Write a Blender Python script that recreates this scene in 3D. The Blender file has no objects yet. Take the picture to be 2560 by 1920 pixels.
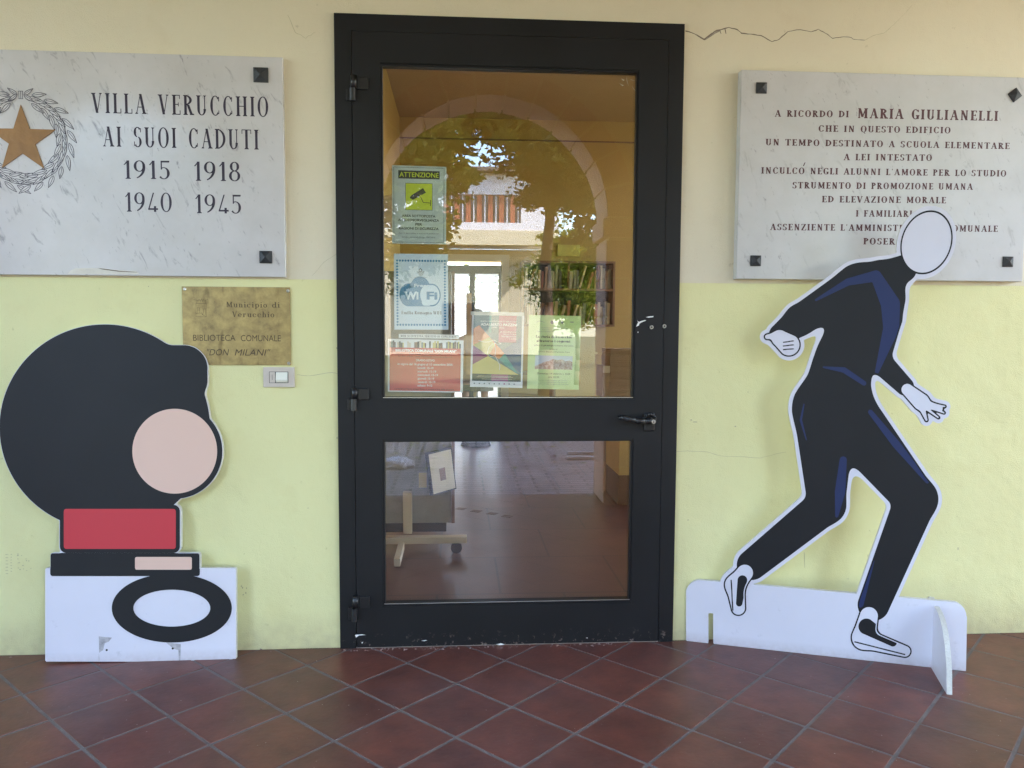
import bpy, bmesh, math, random
from mathutils import Vector, Matrix
from mathutils.geometry import tessellate_polygon
import numpy as np
random.seed(7)
C = bpy.context.scene.collection
sc = bpy.context.scene

# ------------------------------------------------------------------ camera, world, sun, exposure
CAM = Vector((-0.2078, -3.1686, 1.2940))
FPX = 1975.17                                   # focal length in pixels of the 2560 px wide photograph
RX, RY, RZ = 1.50160, -0.005096, -0.067775
cam_d = bpy.data.cameras.new('camera'); cam = bpy.data.objects.new('camera', cam_d); C.objects.link(cam)
cam_d.sensor_width = 36.0; cam_d.lens = 36.0 * FPX / 2560.0
cam_d.clip_start = 0.02; cam_d.clip_end = 600
cam.rotation_mode = 'XYZ'; cam.location = CAM; cam.rotation_euler = (RX, RY, RZ)
sc.camera = cam
ROT = cam.rotation_euler.to_matrix()

SUN_EL, SUN_AZ = math.radians(47), math.radians(62)     # azimuth measured from +y towards +x
w = bpy.data.worlds.new('World'); sc.world = w; w.use_nodes = True
nt = w.node_tree; bg = nt.nodes['Background']
sky = nt.nodes.new('ShaderNodeTexSky'); sky.sky_type = 'NISHITA'; sky.sun_disc = False
sky.sun_elevation = SUN_EL; sky.sun_rotation = SUN_AZ
sky.air_density = 1.0; sky.dust_density = 1.0; sky.ozone_density = 1.0
nt.links.new(sky.outputs[0], bg.inputs[0]); bg.inputs[1].default_value = 0.15
sd = bpy.data.lights.new('sun', 'SUN'); sd.energy = 2.5; sd.angle = math.radians(0.5); sd.color = (1, .95, .87)
so = bpy.data.objects.new('sun', sd); C.objects.link(so)
sdir = Vector((math.cos(SUN_EL) * math.sin(SUN_AZ), math.cos(SUN_EL) * math.cos(SUN_AZ), math.sin(SUN_EL)))
so.rotation_euler = sdir.to_track_quat('Z', 'Y').to_euler(); so.location = (3, 3, 12)
sc.view_settings.view_transform = 'Standard'; sc.view_settings.look = 'None'
sc.view_settings.gamma = 1; sc.view_settings.use_curve_mapping = False
sc.view_settings.exposure = 3.78
sc.render.engine = 'CYCLES'
sc.cycles.max_bounces = 10; sc.cycles.diffuse_bounces = 6; sc.cycles.glossy_bounces = 4
sc.cycles.transparent_max_bounces = 24; sc.cycles.sample_clamp_indirect = 6.0
sc.cycles.use_denoising = True; sc.cycles.denoising_prefilter = 'NONE'; sc.cycles.caustics_reflective = False; sc.cycles.caustics_refractive = False

# ------------------------------------------------------------------ measuring helpers
def ray(u, v):
    return ROT @ Vector(((u - 1280) / FPX, (960 - v) / FPX, -1))
def wp(u, v, y=0.0):                                    # point of the photograph on the upright plane at depth y
    d = ray(u, v); return CAM + d * ((y - CAM.y) / d.y)
def gp(u, v, z=0.0):                                    # point of the photograph on the level plane z
    d = ray(u, v); return CAM + d * ((z - CAM.z) / d.z)
def pp(u, v, P, n):
    d = ray(u, v); return CAM + d * ((P - CAM).dot(n) / d.dot(n))
def mp(u, v, y):                                        # a point seen mirrored in the door glass, at real depth y < 0
    p = wp(u, v, -y + 0.03); return Vector((p.x, y, p.z))

# ------------------------------------------------------------------ materials
def new_mat(name):
    m = bpy.data.materials.new(name); m.use_nodes = True
    return m, m.node_tree, m.node_tree.nodes['Principled BSDF']
def N(t, kind, **kw):
    n = t.nodes.new(kind)
    for k, v in kw.items():
        if k in n.inputs: n.inputs[k].default_value = v
        else: setattr(n, k, v)
    return n
def simple(name, col, rough=.6, var=.0, scale=8, bump=0, bscale=80, metal=0, spec=.5, col2=None, detail=4):
    m, t, b = new_mat(name)
    b.inputs['Base Color'].default_value = (*col, 1); b.inputs['Roughness'].default_value = rough
    b.inputs['Metallic'].default_value = metal; b.inputs['Specular IOR Level'].default_value = spec
    tc = N(t, 'ShaderNodeTexCoord')
    if var or col2:
        no = N(t, 'ShaderNodeTexNoise', Scale=scale, Detail=detail, Roughness=.6)
        t.links.new(tc.outputs['Object'], no.inputs['Vector'])
        cr = N(t, 'ShaderNodeValToRGB')
        c2 = col2 or tuple(min(1, c * (1 + var)) for c in col)
        c1 = col if col2 else tuple(c * (1 - var) for c in col)
        cr.color_ramp.elements[0].position = .3; cr.color_ramp.elements[1].position = .7
        cr.color_ramp.elements[0].color = (*c1, 1); cr.color_ramp.elements[1].color = (*c2, 1)
        t.links.new(no.outputs[0], cr.inputs[0]); t.links.new(cr.outputs[0], b.inputs['Base Color'])
    if bump:
        n2 = N(t, 'ShaderNodeTexNoise', Scale=bscale, Detail=3)
        t.links.new(tc.outputs['Object'], n2.inputs['Vector'])
        bp = N(t, 'ShaderNodeBump', Strength=bump, Distance=.01)
        t.links.new(n2.outputs[0], bp.inputs['Height']); t.links.new(bp.outputs[0], b.inputs['Normal'])
    return m

def wall_material():
    m, t, b = new_mat('painted_wall')
    g = N(t, 'ShaderNodeNewGeometry'); sx = N(t, 'ShaderNodeSeparateXYZ'); t.links.new(g.outputs['Position'], sx.inputs[0])
    n0 = N(t, 'ShaderNodeTexNoise', Scale=14, Detail=3); t.links.new(g.outputs['Position'], n0.inputs['Vector'])
    wob = N(t, 'ShaderNodeMath', operation='MULTIPLY_ADD'); wob.inputs[1].default_value = .004; t.links.new(n0.outputs[0], wob.inputs[0]); t.links.new(sx.outputs[2], wob.inputs[2])
    gt = N(t, 'ShaderNodeMath', operation='GREATER_THAN'); gt.inputs[1].default_value = 1.487; t.links.new(wob.outputs[0], gt.inputs[0])
    def ramp(scale, a, bb, p0=.3, p1=.7, det=4):
        n = N(t, 'ShaderNodeTexNoise', Scale=scale, Detail=det, Roughness=.6); t.links.new(g.outputs['Position'], n.inputs['Vector'])
        r = N(t, 'ShaderNodeValToRGB'); r.color_ramp.elements[0].position = p0; r.color_ramp.elements[1].position = p1
        r.color_ramp.elements[0].color = (*a, 1); r.color_ramp.elements[1].color = (*bb, 1); t.links.new(n.outputs[0], r.inputs[0]); return r
    green = ramp(1.8, (.75, .715, .365), (.78, .75, .395))
    cream = ramp(1.4, (.735, .665, .50), (.765, .705, .535))
    mx = N(t, 'ShaderNodeMixRGB'); t.links.new(gt.outputs[0], mx.inputs[0]); t.links.new(green.outputs[0], mx.inputs[1]); t.links.new(cream.outputs[0], mx.inputs[2])
    # scuffs and grey stains of the plaster
    st = ramp(26, (.42, .40, .30), (1, 1, 1), .27, .34, 8)
    m2 = N(t, 'ShaderNodeMixRGB', blend_type='MULTIPLY'); m2.inputs[0].default_value = .35
    t.links.new(mx.outputs[0], m2.inputs[1]); t.links.new(st.outputs[0], m2.inputs[2])
    s3 = ramp(5, (.86, .80, .70), (1, 1, 1), .30, .44, 6)
    m3 = N(t, 'ShaderNodeMixRGB', blend_type='MULTIPLY'); m3.inputs[0].default_value = .22
    t.links.new(m2.outputs[0], m3.inputs[1]); t.links.new(s3.outputs[0], m3.inputs[2])
    # splashes of dirt low down by the floor
    lo = N(t, 'ShaderNodeMapRange'); lo.inputs['From Min'].default_value = .16; lo.inputs['From Max'].default_value = .0
    t.links.new(sx.outputs[2], lo.inputs['Value'])
    n5 = N(t, 'ShaderNodeTexNoise', Scale=18, Detail=6); t.links.new(g.outputs['Position'], n5.inputs['Vector'])
    ml = N(t, 'ShaderNodeMath', operation='MULTIPLY'); t.links.new(lo.outputs[0], ml.inputs[0]); t.links.new(n5.outputs[0], ml.inputs[1])
    m4 = N(t, 'ShaderNodeMixRGB'); m4.inputs[2].default_value = (.42, .36, .22, 1); t.links.new(ml.outputs[0], m4.inputs[0]); t.links.new(m3.outputs[0], m4.inputs[1])
    t.links.new(m4.outputs[0], b.inputs['Base Color'])
    b.inputs['Roughness'].default_value = .62; b.inputs['Specular IOR Level'].default_value = .35
    n1 = N(t, 'ShaderNodeTexNoise', Scale=240, Detail=3); t.links.new(g.outputs['Position'], n1.inputs['Vector'])
    n2 = N(t, 'ShaderNodeTexNoise', Scale=9, Detail=4); t.links.new(g.outputs['Position'], n2.inputs['Vector'])
    b1 = N(t, 'ShaderNodeBump', Strength=.6, Distance=.003); t.links.new(n1.outputs[0], b1.inputs['Height'])
    b2 = N(t, 'ShaderNodeBump', Strength=.35, Distance=.02); t.links.new(n2.outputs[0], b2.inputs['Height']); t.links.new(b1.outputs[0], b2.inputs['Normal'])
    ad = N(t, 'ShaderNodeBump', Strength=.6, Distance=.002); t.links.new(gt.outputs[0], ad.inputs['Height']); t.links.new(b2.outputs[0], ad.inputs['Normal'])
    t.links.new(ad.outputs[0], b.inputs['Normal'])
    return m

def marble_material(name, base, vein, rough, seed, density=.5):
    m, t, b = new_mat(name)
    tc = N(t, 'ShaderNodeTexCoord'); mpn = N(t, 'ShaderNodeMapping'); t.links.new(tc.outputs['Object'], mpn.inputs[0])
    mpn.inputs['Location'].default_value = (seed, seed * 2, seed * 3); mpn.inputs['Rotation'].default_value = (0, math.radians(24), 0)
    mp2 = N(t, 'ShaderNodeMapping'); t.links.new(mpn.outputs[0], mp2.inputs[0]); mp2.inputs['Scale'].default_value = (7, 7, 2.4); mpn = mp2
    n = N(t, 'ShaderNodeTexNoise', Scale=4.5, Detail=9, Roughness=.62, Distortion=.9); t.links.new(mpn.outputs[0], n.inputs['Vector'])
    r = N(t, 'ShaderNodeValToRGB'); e = r.color_ramp.elements
    e[0].position = .23 + .06 * density; e[0].color = (*vein, 1); e[1].position = .40; e[1].color = (*base, 1)
    t.links.new(n.outputs[0], r.inputs[0])
    n2 = N(t, 'ShaderNodeTexNoise', Scale=2.2, Detail=6, Roughness=.65); t.links.new(tc.outputs['Object'], n2.inputs['Vector'])
    r2 = N(t, 'ShaderNodeValToRGB'); r2.color_ramp.elements[0].position = .3; r2.color_ramp.elements[1].position = .65
    r2.color_ramp.elements[0].color = (.80, .80, .77, 1); r2.color_ramp.elements[1].color = (1, 1, 1, 1); t.links.new(n2.outputs[0], r2.inputs[0])
    mx = N(t, 'ShaderNodeMixRGB', blend_type='MULTIPLY'); mx.inputs[0].default_value = .8; t.links.new(r.outputs[0], mx.inputs[1]); t.links.new(r2.outputs[0], mx.inputs[2])
    # fine specks
    n3 = N(t, 'ShaderNodeTexNoise', Scale=60, Detail=5, Roughness=.7); t.links.new(mpn.outputs[0], n3.inputs['Vector']); n3.inputs['Scale'].default_value = 9
    r3 = N(t, 'ShaderNodeValToRGB'); r3.color_ramp.elements[0].position = .30; r3.color_ramp.elements[1].position = .36
    r3.color_ramp.elements[0].color = (.45, .44, .46, 1); r3.color_ramp.elements[1].color = (1, 1, 1, 1); t.links.new(n3.outputs[0], r3.inputs[0])
    m3 = N(t, 'ShaderNodeMixRGB', blend_type='MULTIPLY'); m3.inputs[0].default_value = .7; t.links.new(mx.outputs[0], m3.inputs[1]); t.links.new(r3.outputs[0], m3.inputs[2])
    t.links.new(m3.outputs[0], b.inputs['Base Color'])
    b.inputs['Roughness'].default_value = rough
    return m

def tile_material():
    m, t, b = new_mat('terracotta_tile')
    oi = N(t, 'ShaderNodeObjectInfo'); g = N(t, 'ShaderNodeNewGeometry')
    r = N(t, 'ShaderNodeValToRGB'); e = r.color_ramp.elements
    e[0].color = (.140, .052, .040, 1); e[1].color = (.178, .062, .044, 1)
    e.new(.5).color = (.158, .055, .041, 1); t.links.new(oi.outputs['Random'], r.inputs[0])
    n = N(t, 'ShaderNodeTexNoise', Scale=7, Detail=7, Roughness=.65); t.links.new(g.outputs['Position'], n.inputs['Vector'])
    r2 = N(t, 'ShaderNodeValToRGB'); r2.color_ramp.elements[0].position = .28; r2.color_ramp.elements[1].position = .7
    r2.color_ramp.elements[0].color = (.60, .62, .66, 1); r2.color_ramp.elements[1].color = (1.2, 1.13, 1.08, 1); t.links.new(n.outputs[0], r2.inputs[0])
    mx = N(t, 'ShaderNodeMixRGB', blend_type='MULTIPLY'); mx.inputs[0].default_value = 1; t.links.new(r.outputs[0], mx.inputs[1]); t.links.new(r2.outputs[0], mx.inputs[2])
    # trodden grey dust film and pale specks
    n4 = N(t, 'ShaderNodeTexNoise', Scale=2.3, Detail=8, Roughness=.7); t.links.new(g.outputs['Position'], n4.inputs['Vector'])
    r4 = N(t, 'ShaderNodeValToRGB'); r4.color_ramp.elements[0].position = .45; r4.color_ramp.elements[1].position = .75
    r4.color_ramp.elements[0].color = (0, 0, 0, 1); r4.color_ramp.elements[1].color = (.20, .20, .20, 1); t.links.new(n4.outputs[0], r4.inputs[0])
    dm = N(t, 'ShaderNodeMixRGB'); dm.inputs[2].default_value = (.20, .155, .15, 1); t.links.new(r4.outputs[0], dm.inputs[0]); t.links.new(mx.outputs[0], dm.inputs[1])
    n5 = N(t, 'ShaderNodeTexNoise', Scale=85, Detail=2); t.links.new(g.outputs['Position'], n5.inputs['Vector'])
    r5 = N(t, 'ShaderNodeValToRGB'); r5.color_ramp.elements[0].position = .745; r5.color_ramp.elements[1].position = .77
    r5.color_ramp.elements[0].color = (0, 0, 0, 1); r5.color_ramp.elements[1].color = (.7, .7, .7, 1); t.links.new(n5.outputs[0], r5.inputs[0])
    d2 = N(t, 'ShaderNodeMixRGB'); d2.inputs[2].default_value = (.5, .44, .38, 1); t.links.new(r5.outputs[0], d2.inputs[0]); t.links.new(dm.outputs[0], d2.inputs[1])
    t.links.new(d2.outputs[0], b.inputs['Base Color'])
    rr = N(t, 'ShaderNodeMapRange'); rr.inputs['To Min'].default_value = .30; rr.inputs['To Max'].default_value = .52; t.links.new(n4.outputs[0], rr.inputs['Value'])
    t.links.new(rr.outputs[0], b.inputs['Roughness']); b.inputs['Specular IOR Level'].default_value = .45
    n6 = N(t, 'ShaderNodeTexNoise', Scale=60, Detail=5); t.links.new(g.outputs['Position'], n6.inputs['Vector'])
    bp = N(t, 'ShaderNodeBump', Strength=.22, Distance=.004); t.links.new(n6.outputs[0], bp.inputs['Height'])
    n7 = N(t, 'ShaderNodeTexNoise', Scale=7, Detail=2); t.links.new(g.outputs['Position'], n7.inputs['Vector'])
    b7 = N(t, 'ShaderNodeBump', Strength=.25, Distance=.01); t.links.new(n7.outputs[0], b7.inputs['Height']); t.links.new(bp.outputs[0], b7.inputs['Normal'])
    t.links.new(b7.outputs[0], b.inputs['Normal'])
    return m

def glass_material():
    m, t, b = new_mat('door_glass'); t.nodes.remove(b); out = t.nodes['Material Output']
    lw = N(t, 'ShaderNodeLayerWeight'); lw.inputs[0].default_value = .5
    p = N(t, 'ShaderNodeMath', operation='POWER'); p.inputs[1].default_value = 5; t.links.new(lw.outputs['Facing'], p.inputs[0])
    ma = N(t, 'ShaderNodeMath', operation='MULTIPLY_ADD'); ma.inputs[1].default_value = .93; ma.inputs[2].default_value = .075; t.links.new(p.outputs[0], ma.inputs[0])
    tr = N(t, 'ShaderNodeBsdfTransparent'); tr.inputs[0].default_value = (.985, .99, .985, 1)
    gl = N(t, 'ShaderNodeBsdfGlossy'); gl.inputs['Roughness'].default_value = 0.0; gl.inputs[0].default_value = (1, 1, 1, 1)
    mx = N(t, 'ShaderNodeMixShader'); t.links.new(ma.outputs[0], mx.inputs[0]); t.links.new(tr.outputs[0], mx.inputs[1]); t.links.new(gl.outputs[0], mx.inputs[2])
    t.links.new(mx.outputs[0], out.inputs[0]); return m

def brass_material():
    m, t, b = new_mat('tarnished_brass')
    tc = N(t, 'ShaderNodeTexCoord')
    n = N(t, 'ShaderNodeTexNoise', Scale=15, Detail=10, Roughness=.72, Distortion=.2); t.links.new(tc.outputs['Object'], n.inputs['Vector'])
    r = N(t, 'ShaderNodeValToRGB'); e = r.color_ramp.elements
    e[0].position = .28; e[0].color = (.15, .115, .055, 1); e[1].position = .72; e[1].color = (.54, .41, .165, 1)
    e.new(.42).color = (.31, .23, .10, 1); e.new(.55).color = (.42, .315, .13, 1); t.links.new(n.outputs[0], r.inputs[0])
    mpn = N(t, 'ShaderNodeMapping'); mpn.inputs['Scale'].default_value = (9, 9, 2.5); t.links.new(tc.outputs['Object'], mpn.inputs[0])
    n2 = N(t, 'ShaderNodeTexNoise', Scale=2, Detail=4); t.links.new(mpn.outputs[0], n2.inputs['Vector'])
    r2 = N(t, 'ShaderNodeValToRGB'); r2.color_ramp.elements[0].position = .30; r2.color_ramp.elements[1].position = .40
    r2.color_ramp.elements[0].color = (.45, .42, .42, 1); r2.color_ramp.elements[1].color = (1, 1, 1, 1); t.links.new(n2.outputs[0], r2.inputs[0])
    mx = N(t, 'ShaderNodeMixRGB', blend_type='MULTIPLY'); mx.inputs[0].default_value = .8; t.links.new(r.outputs[0], mx.inputs[1]); t.links.new(r2.outputs[0], mx.inputs[2])
    t.links.new(mx.outputs[0], b.inputs['Base Color']); b.inputs['Metallic'].default_value = .55
    b.inputs['Roughness'].default_value = .42
    n3 = N(t, 'ShaderNodeTexNoise', Scale=40, Detail=4); t.links.new(tc.outputs['Object'], n3.inputs['Vector'])
    bp = N(t, 'ShaderNodeBump', Strength=.15, Distance=.003); t.links.new(n3.outputs[0], bp.inputs['Height']); t.links.new(bp.outputs[0], b.inputs['Normal'])
    return m

def brick_material(name, c1, c2, mortar, scale, sx=.5, rh=.25, ms=.02, rough=.8):
    m, t, b = new_mat(name); g = N(t, 'ShaderNodeNewGeometry')
    br = N(t, 'ShaderNodeTexBrick', Scale=scale); br.inputs['Color1'].default_value = (*c1, 1); br.inputs['Color2'].default_value = (*c2, 1)
    br.inputs['Mortar'].default_value = (*mortar, 1); br.inputs['Mortar Size'].default_value = ms
    br.inputs['Brick Width'].default_value = sx; br.inputs['Row Height'].default_value = rh
    t.links.new(g.outputs['Position'], br.inputs['Vector'])
    n = N(t, 'ShaderNodeTexNoise', Scale=3, Detail=6); t.links.new(g.outputs['Position'], n.inputs['Vector'])
    r = N(t, 'ShaderNodeValToRGB'); r.color_ramp.elements[0].color = (.6, .6, .6, 1); r.color_ramp.elements[0].position = .3; r.color_ramp.elements[1].position = .7; t.links.new(n.outputs[0], r.inputs[0])
    mx = N(t, 'ShaderNodeMixRGB', blend_type='MULTIPLY'); mx.inputs[0].default_value = 1; t.links.new(br.outputs[0], mx.inputs[1]); t.links.new(r.outputs[0], mx.inputs[2])
    t.links.new(mx.outputs[0], b.inputs['Base Color']); b.inputs['Roughness'].default_value = rough; b.inputs['Specular IOR Level'].default_value = .8 if rough < .5 else .4; return m

def leaf_material(name, a, bb):
    m, t, b = new_mat(name); oi = N(t, 'ShaderNodeNewGeometry')
    r = N(t, 'ShaderNodeValToRGB'); r.color_ramp.elements[0].color = (*a, 1); r.color_ramp.elements[1].color = (*bb, 1)
    t.links.new(oi.outputs['Random Per Island'], r.inputs[0]); t.links.new(r.outputs[0], b.inputs['Base Color'])
    b.inputs['Roughness'].default_value = .55
    tl = N(t, 'ShaderNodeBsdfTranslucent'); t.links.new(r.outputs[0], tl.inputs[0])
    mx = N(t, 'ShaderNodeMixShader'); mx.inputs[0].default_value = .4
    t.links.new(b.outputs[0], mx.inputs[1]); t.links.new(tl.outputs[0], mx.inputs[2]); t.links.new(mx.outputs[0], t.nodes['Material Output'].inputs[0])
    return m

def frame_material():
    m, t, b = new_mat('black_painted_steel'); g = N(t, 'ShaderNodeNewGeometry')
    n = N(t, 'ShaderNodeTexNoise', Scale=3, Detail=5); t.links.new(g.outputs['Position'], n.inputs['Vector'])
    r = N(t, 'ShaderNodeValToRGB'); r.color_ramp.elements[0].color = (.0055, .006, .0075, 1); r.color_ramp.elements[1].color = (.010, .0105, .0125, 1)
    r.color_ramp.elements[0].position = .3; r.color_ramp.elements[1].position = .7; t.links.new(n.outputs[0], r.inputs[0])
    # dust and rubbed spots near the ground
    sx = N(t, 'ShaderNodeSeparateXYZ'); t.links.new(g.outputs['Position'], sx.inputs[0])
    lo = N(t, 'ShaderNodeMapRange'); lo.inputs['From Min'].default_value = .07; lo.inputs['From Max'].default_value = .0; t.links.new(sx.outputs[2], lo.inputs['Value'])
    n2 = N(t, 'ShaderNodeTexNoise', Scale=45, Detail=6, Roughness=.7); t.links.new(g.outputs['Position'], n2.inputs['Vector'])
    th = N(t, 'ShaderNodeMapRange'); th.inputs['From Min'].default_value = .58; th.inputs['From Max'].default_value = .64; t.links.new(n2.outputs[0], th.inputs['Value'])
    mu = N(t, 'ShaderNodeMath', operation='MULTIPLY'); t.links.new(lo.outputs[0], mu.inputs[0]); t.links.new(th.outputs[0], mu.inputs[1])
    mx = N(t, 'ShaderNodeMixRGB'); mx.inputs[2].default_value = (.22, .17, .15, 1); t.links.new(mu.outputs[0], mx.inputs[0]); t.links.new(r.outputs[0], mx.inputs[1])
    t.links.new(mx.outputs[0], b.inputs['Base Color'])
    n3 = N(t, 'ShaderNodeTexNoise', Scale=6, Detail=5); t.links.new(g.outputs['Position'], n3.inputs['Vector'])
    rr = N(t, 'ShaderNodeMapRange'); b.inputs['Specular IOR Level'].default_value = .35; rr.inputs['To Min'].default_value = .38; rr.inputs['To Max'].default_value = .55; t.links.new(n3.outputs[0], rr.inputs['Value']); t.links.new(rr.outputs[0], b.inputs['Roughness'])
    n4 = N(t, 'ShaderNodeTexNoise', Scale=300, Detail=2); t.links.new(g.outputs['Position'], n4.inputs['Vector'])
    bp = N(t, 'ShaderNodeBump', Strength=.12, Distance=.001); t.links.new(n4.outputs[0], bp.inputs['Height']); t.links.new(bp.outputs[0], b.inputs['Normal'])
    return m

M = dict(
    wall=wall_material(), tile=tile_material(), glass=glass_material(), brass=brass_material(), frame=frame_material(),
    grout=simple('grout', (.175, .150, .142), .85, .18, 20, .3, 150),
    marble=marble_material('polished_marble', (.66, .64, .645), (.30, .29, .31), .17, 3.1, .3),
    limestone=marble_material('grey_limestone', (.59, .58, .575), (.42, .41, .40), .42, 8.7, .2),
    stone_edge=simple('stone_edge', (.42, .36, .33), .7, .15, 30),
    ink=simple('purple_black_paint', (.028, .018, .04), .5, .3, 60), maroon=simple('maroon_paint', (.085, .025, .03), .55, .3, 80),
    bronze=simple('bronze_inlay', (.27, .135, .045), .45, .18, 12, .1, 60, .35),
    stud=simple('dark_stud', (.035, .037, .04), .5, .3, 40, .3, 200, .3),
    engraving=simple('dark_engraving', (.075, .05, .022), .6), engraving2=simple('soft_engraving', (.11, .075, .03), .6),
    plaster2=simple('dusty_mortar', (.30, .20, .18), .9, .2, 60), plaster=simple('patch_plaster', (.72, .68, .60), .8, .05, 30, .3, 90),
    crack=simple('crack_shadow', (.20, .165, .12), .9), crackd=simple('open_plaster', (.34, .30, .24), .9, .2, 60, .5, 200),
    hair=simple('hairline_crack', (.48, .44, .27), .9),
    switchp=simple('switch_plastic', (.60, .53, .46), .4, .05, 30), rocker=simple('white_plastic', (.80, .80, .70), .3),
    gap=simple('dark_gap', (.03, .028, .025), .8),
    white=simple('foam_board_white', (.70, .685, .76), .42, .02, 5), edge=simple('foam_board_edge', (.66, .65, .60), .8, .08, 90, .4, 200),
    black=simple('printed_black', (.010, .0105, .013), .5, .1, 5, spec=.35), navy=simple('printed_navy', (.018, .03, .10), .5, spec=.35),
    peach=simple('printed_peach', (.74, .50, .40), .45), red=simple('printed_red', (.55, .035, .05), .45),
    scuff=simple('grey_scuff', (.42, .40, .42), .8, .3, 60), rubber=simple('black_rubber', (.02, .02, .022), .6),
    steel=simple('steel', (.55, .55, .55), .3, .1, 40, 0, 80, .9), blackplastic=simple('black_plastic', (.013, .013, .014), .35),
    ceiling=simple('portico_plaster', (.70, .62, .50), .85, .06, 2, .3, 60),
    ochre=simple('ochre_wall', (.50, .335, .115), .75, .06, 1.5, .2, 60), roomceil=simple('room_ceiling', (.42, .29, .165), .85, .04, 2),
    skirting=simple('brown_skirting', (.13, .065, .035), .5, .15, 6), cabinet=simple('yellow_cabinet', (.55, .38, .14), .5, .08, 4),
    beige=simple('beige_paint', (.62, .53, .40), .6, .05, 5), wood=simple('pale_wood', (.55, .38, .22), .5, .15, 12), dwood=simple('brown_wood', (.20, .10, .055), .5, .2, 10),
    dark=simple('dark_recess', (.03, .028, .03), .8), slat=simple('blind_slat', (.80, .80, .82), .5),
    archs=simple('painted_stone', (.55, .36, .29), .8, .12, 6, .4, 50), plasterout=simple('outer_plaster', (.60, .49, .36), .85, .08, 3, .3, 40),
    facade=simple('white_render', (.68, .66, .70), .85, .03, 2), band=simple('beige_band', (.60, .53, .38), .85, .04, 2),
    shutter=simple('red_brown_shutter', (.33, .10, .06), .6, .15, 5), pane=simple('dark_pane', (.06, .065, .07), .15), roof=simple('roof_edge', (.13, .11, .10), .8),
    grass=simple('grass', (.05, .075, .02), .9, .3, 6, .5, 60, col2=(.12, .10, .05)),
    paving=brick_material('courtyard_brick', (.42, .34, .33), (.54, .45, .43), (.06, .05, .045), 2.0, .6, .17, .026),
    bark=simple('bark', (.13, .09, .06), .9, .3, 20, .8, 40),
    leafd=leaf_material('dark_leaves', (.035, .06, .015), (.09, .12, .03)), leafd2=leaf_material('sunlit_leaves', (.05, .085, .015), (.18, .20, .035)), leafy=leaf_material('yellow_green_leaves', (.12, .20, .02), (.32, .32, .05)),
    roomfloor=brick_material('room_floor_tile', (.145, .060, .042), (.165, .068, .046), (.07, .035, .028), 1.0, .62, .62, .006, .30),
    paper=simple('paper', (.78, .78, .76), .6, .02, 4), bluepaper=simple('pale_blue_paper', (.62, .74, .80), .6, .02, 4),
    greypaper=simple('grey_green_paper', (.47, .55, .50), .6, .06, 25), lime=simple('lime_print', (.52, .62, .04), .6, .04, 20), limep=simple('light_green_paper', (.56, .72, .27), .6, .12, 7, col2=(.66, .78, .40)),
    tblack=simple('print_black', (.03, .03, .03), .6), tgrey=simple('print_grey', (.22, .24, .22), .6), twhite=simple('print_white', (.85, .85, .83), .6),
    wblue=simple('print_blue', (.06, .24, .42), .6), wteal=simple('print_teal', (.12, .38, .50), .6), wlight=simple('print_pale', (.66, .80, .86), .6),
    pred=simple('print_red', (.62, .10, .075), .6, .05, 12), orange=simple('print_orange', (.66, .22, .08), .6), mustard=simple('print_mustard', (.60, .50, .15), .6), olive=simple('print_olive', (.52, .46, .14), .6),
    teal=simple('print_sea', (.05, .28, .25), .6), petrol=simple('print_petrol', (.07, .14, .17), .6), magenta=simple('print_plum', (.26, .04, .16), .6), crimson=simple('print_crimson', (.42, .05, .13), .6),
    pnavy=simple('print_deep_blue', (.04, .09, .20), .6), pdark=simple('print_dark_brown', (.06, .03, .04), .6), tape=simple('tape', (.62, .60, .53), .35),
    hillpic=simple('print_hill', (.30, .12, .08), .6, .3, 90, col2=(.72, .62, .52)), skypic=simple('print_sky', (.55, .62, .66), .6),
    tan=simple('tan_cloth', (.55, .36, .18), .8, .08, 20), skin=simple('skin', (.50, .30, .21), .5), hairm=simple('black_hair', (.012, .010, .010), .45),
    brightground=simple('added_pale_ground', (.60, .58, .54), .9, .06, 2), boardgrey=simple('grey_pinboard', (.27, .265, .25), .8, .1, 12), box=simple('cardboard', (.36, .25, .15), .8, .1, 10),
)

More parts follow.
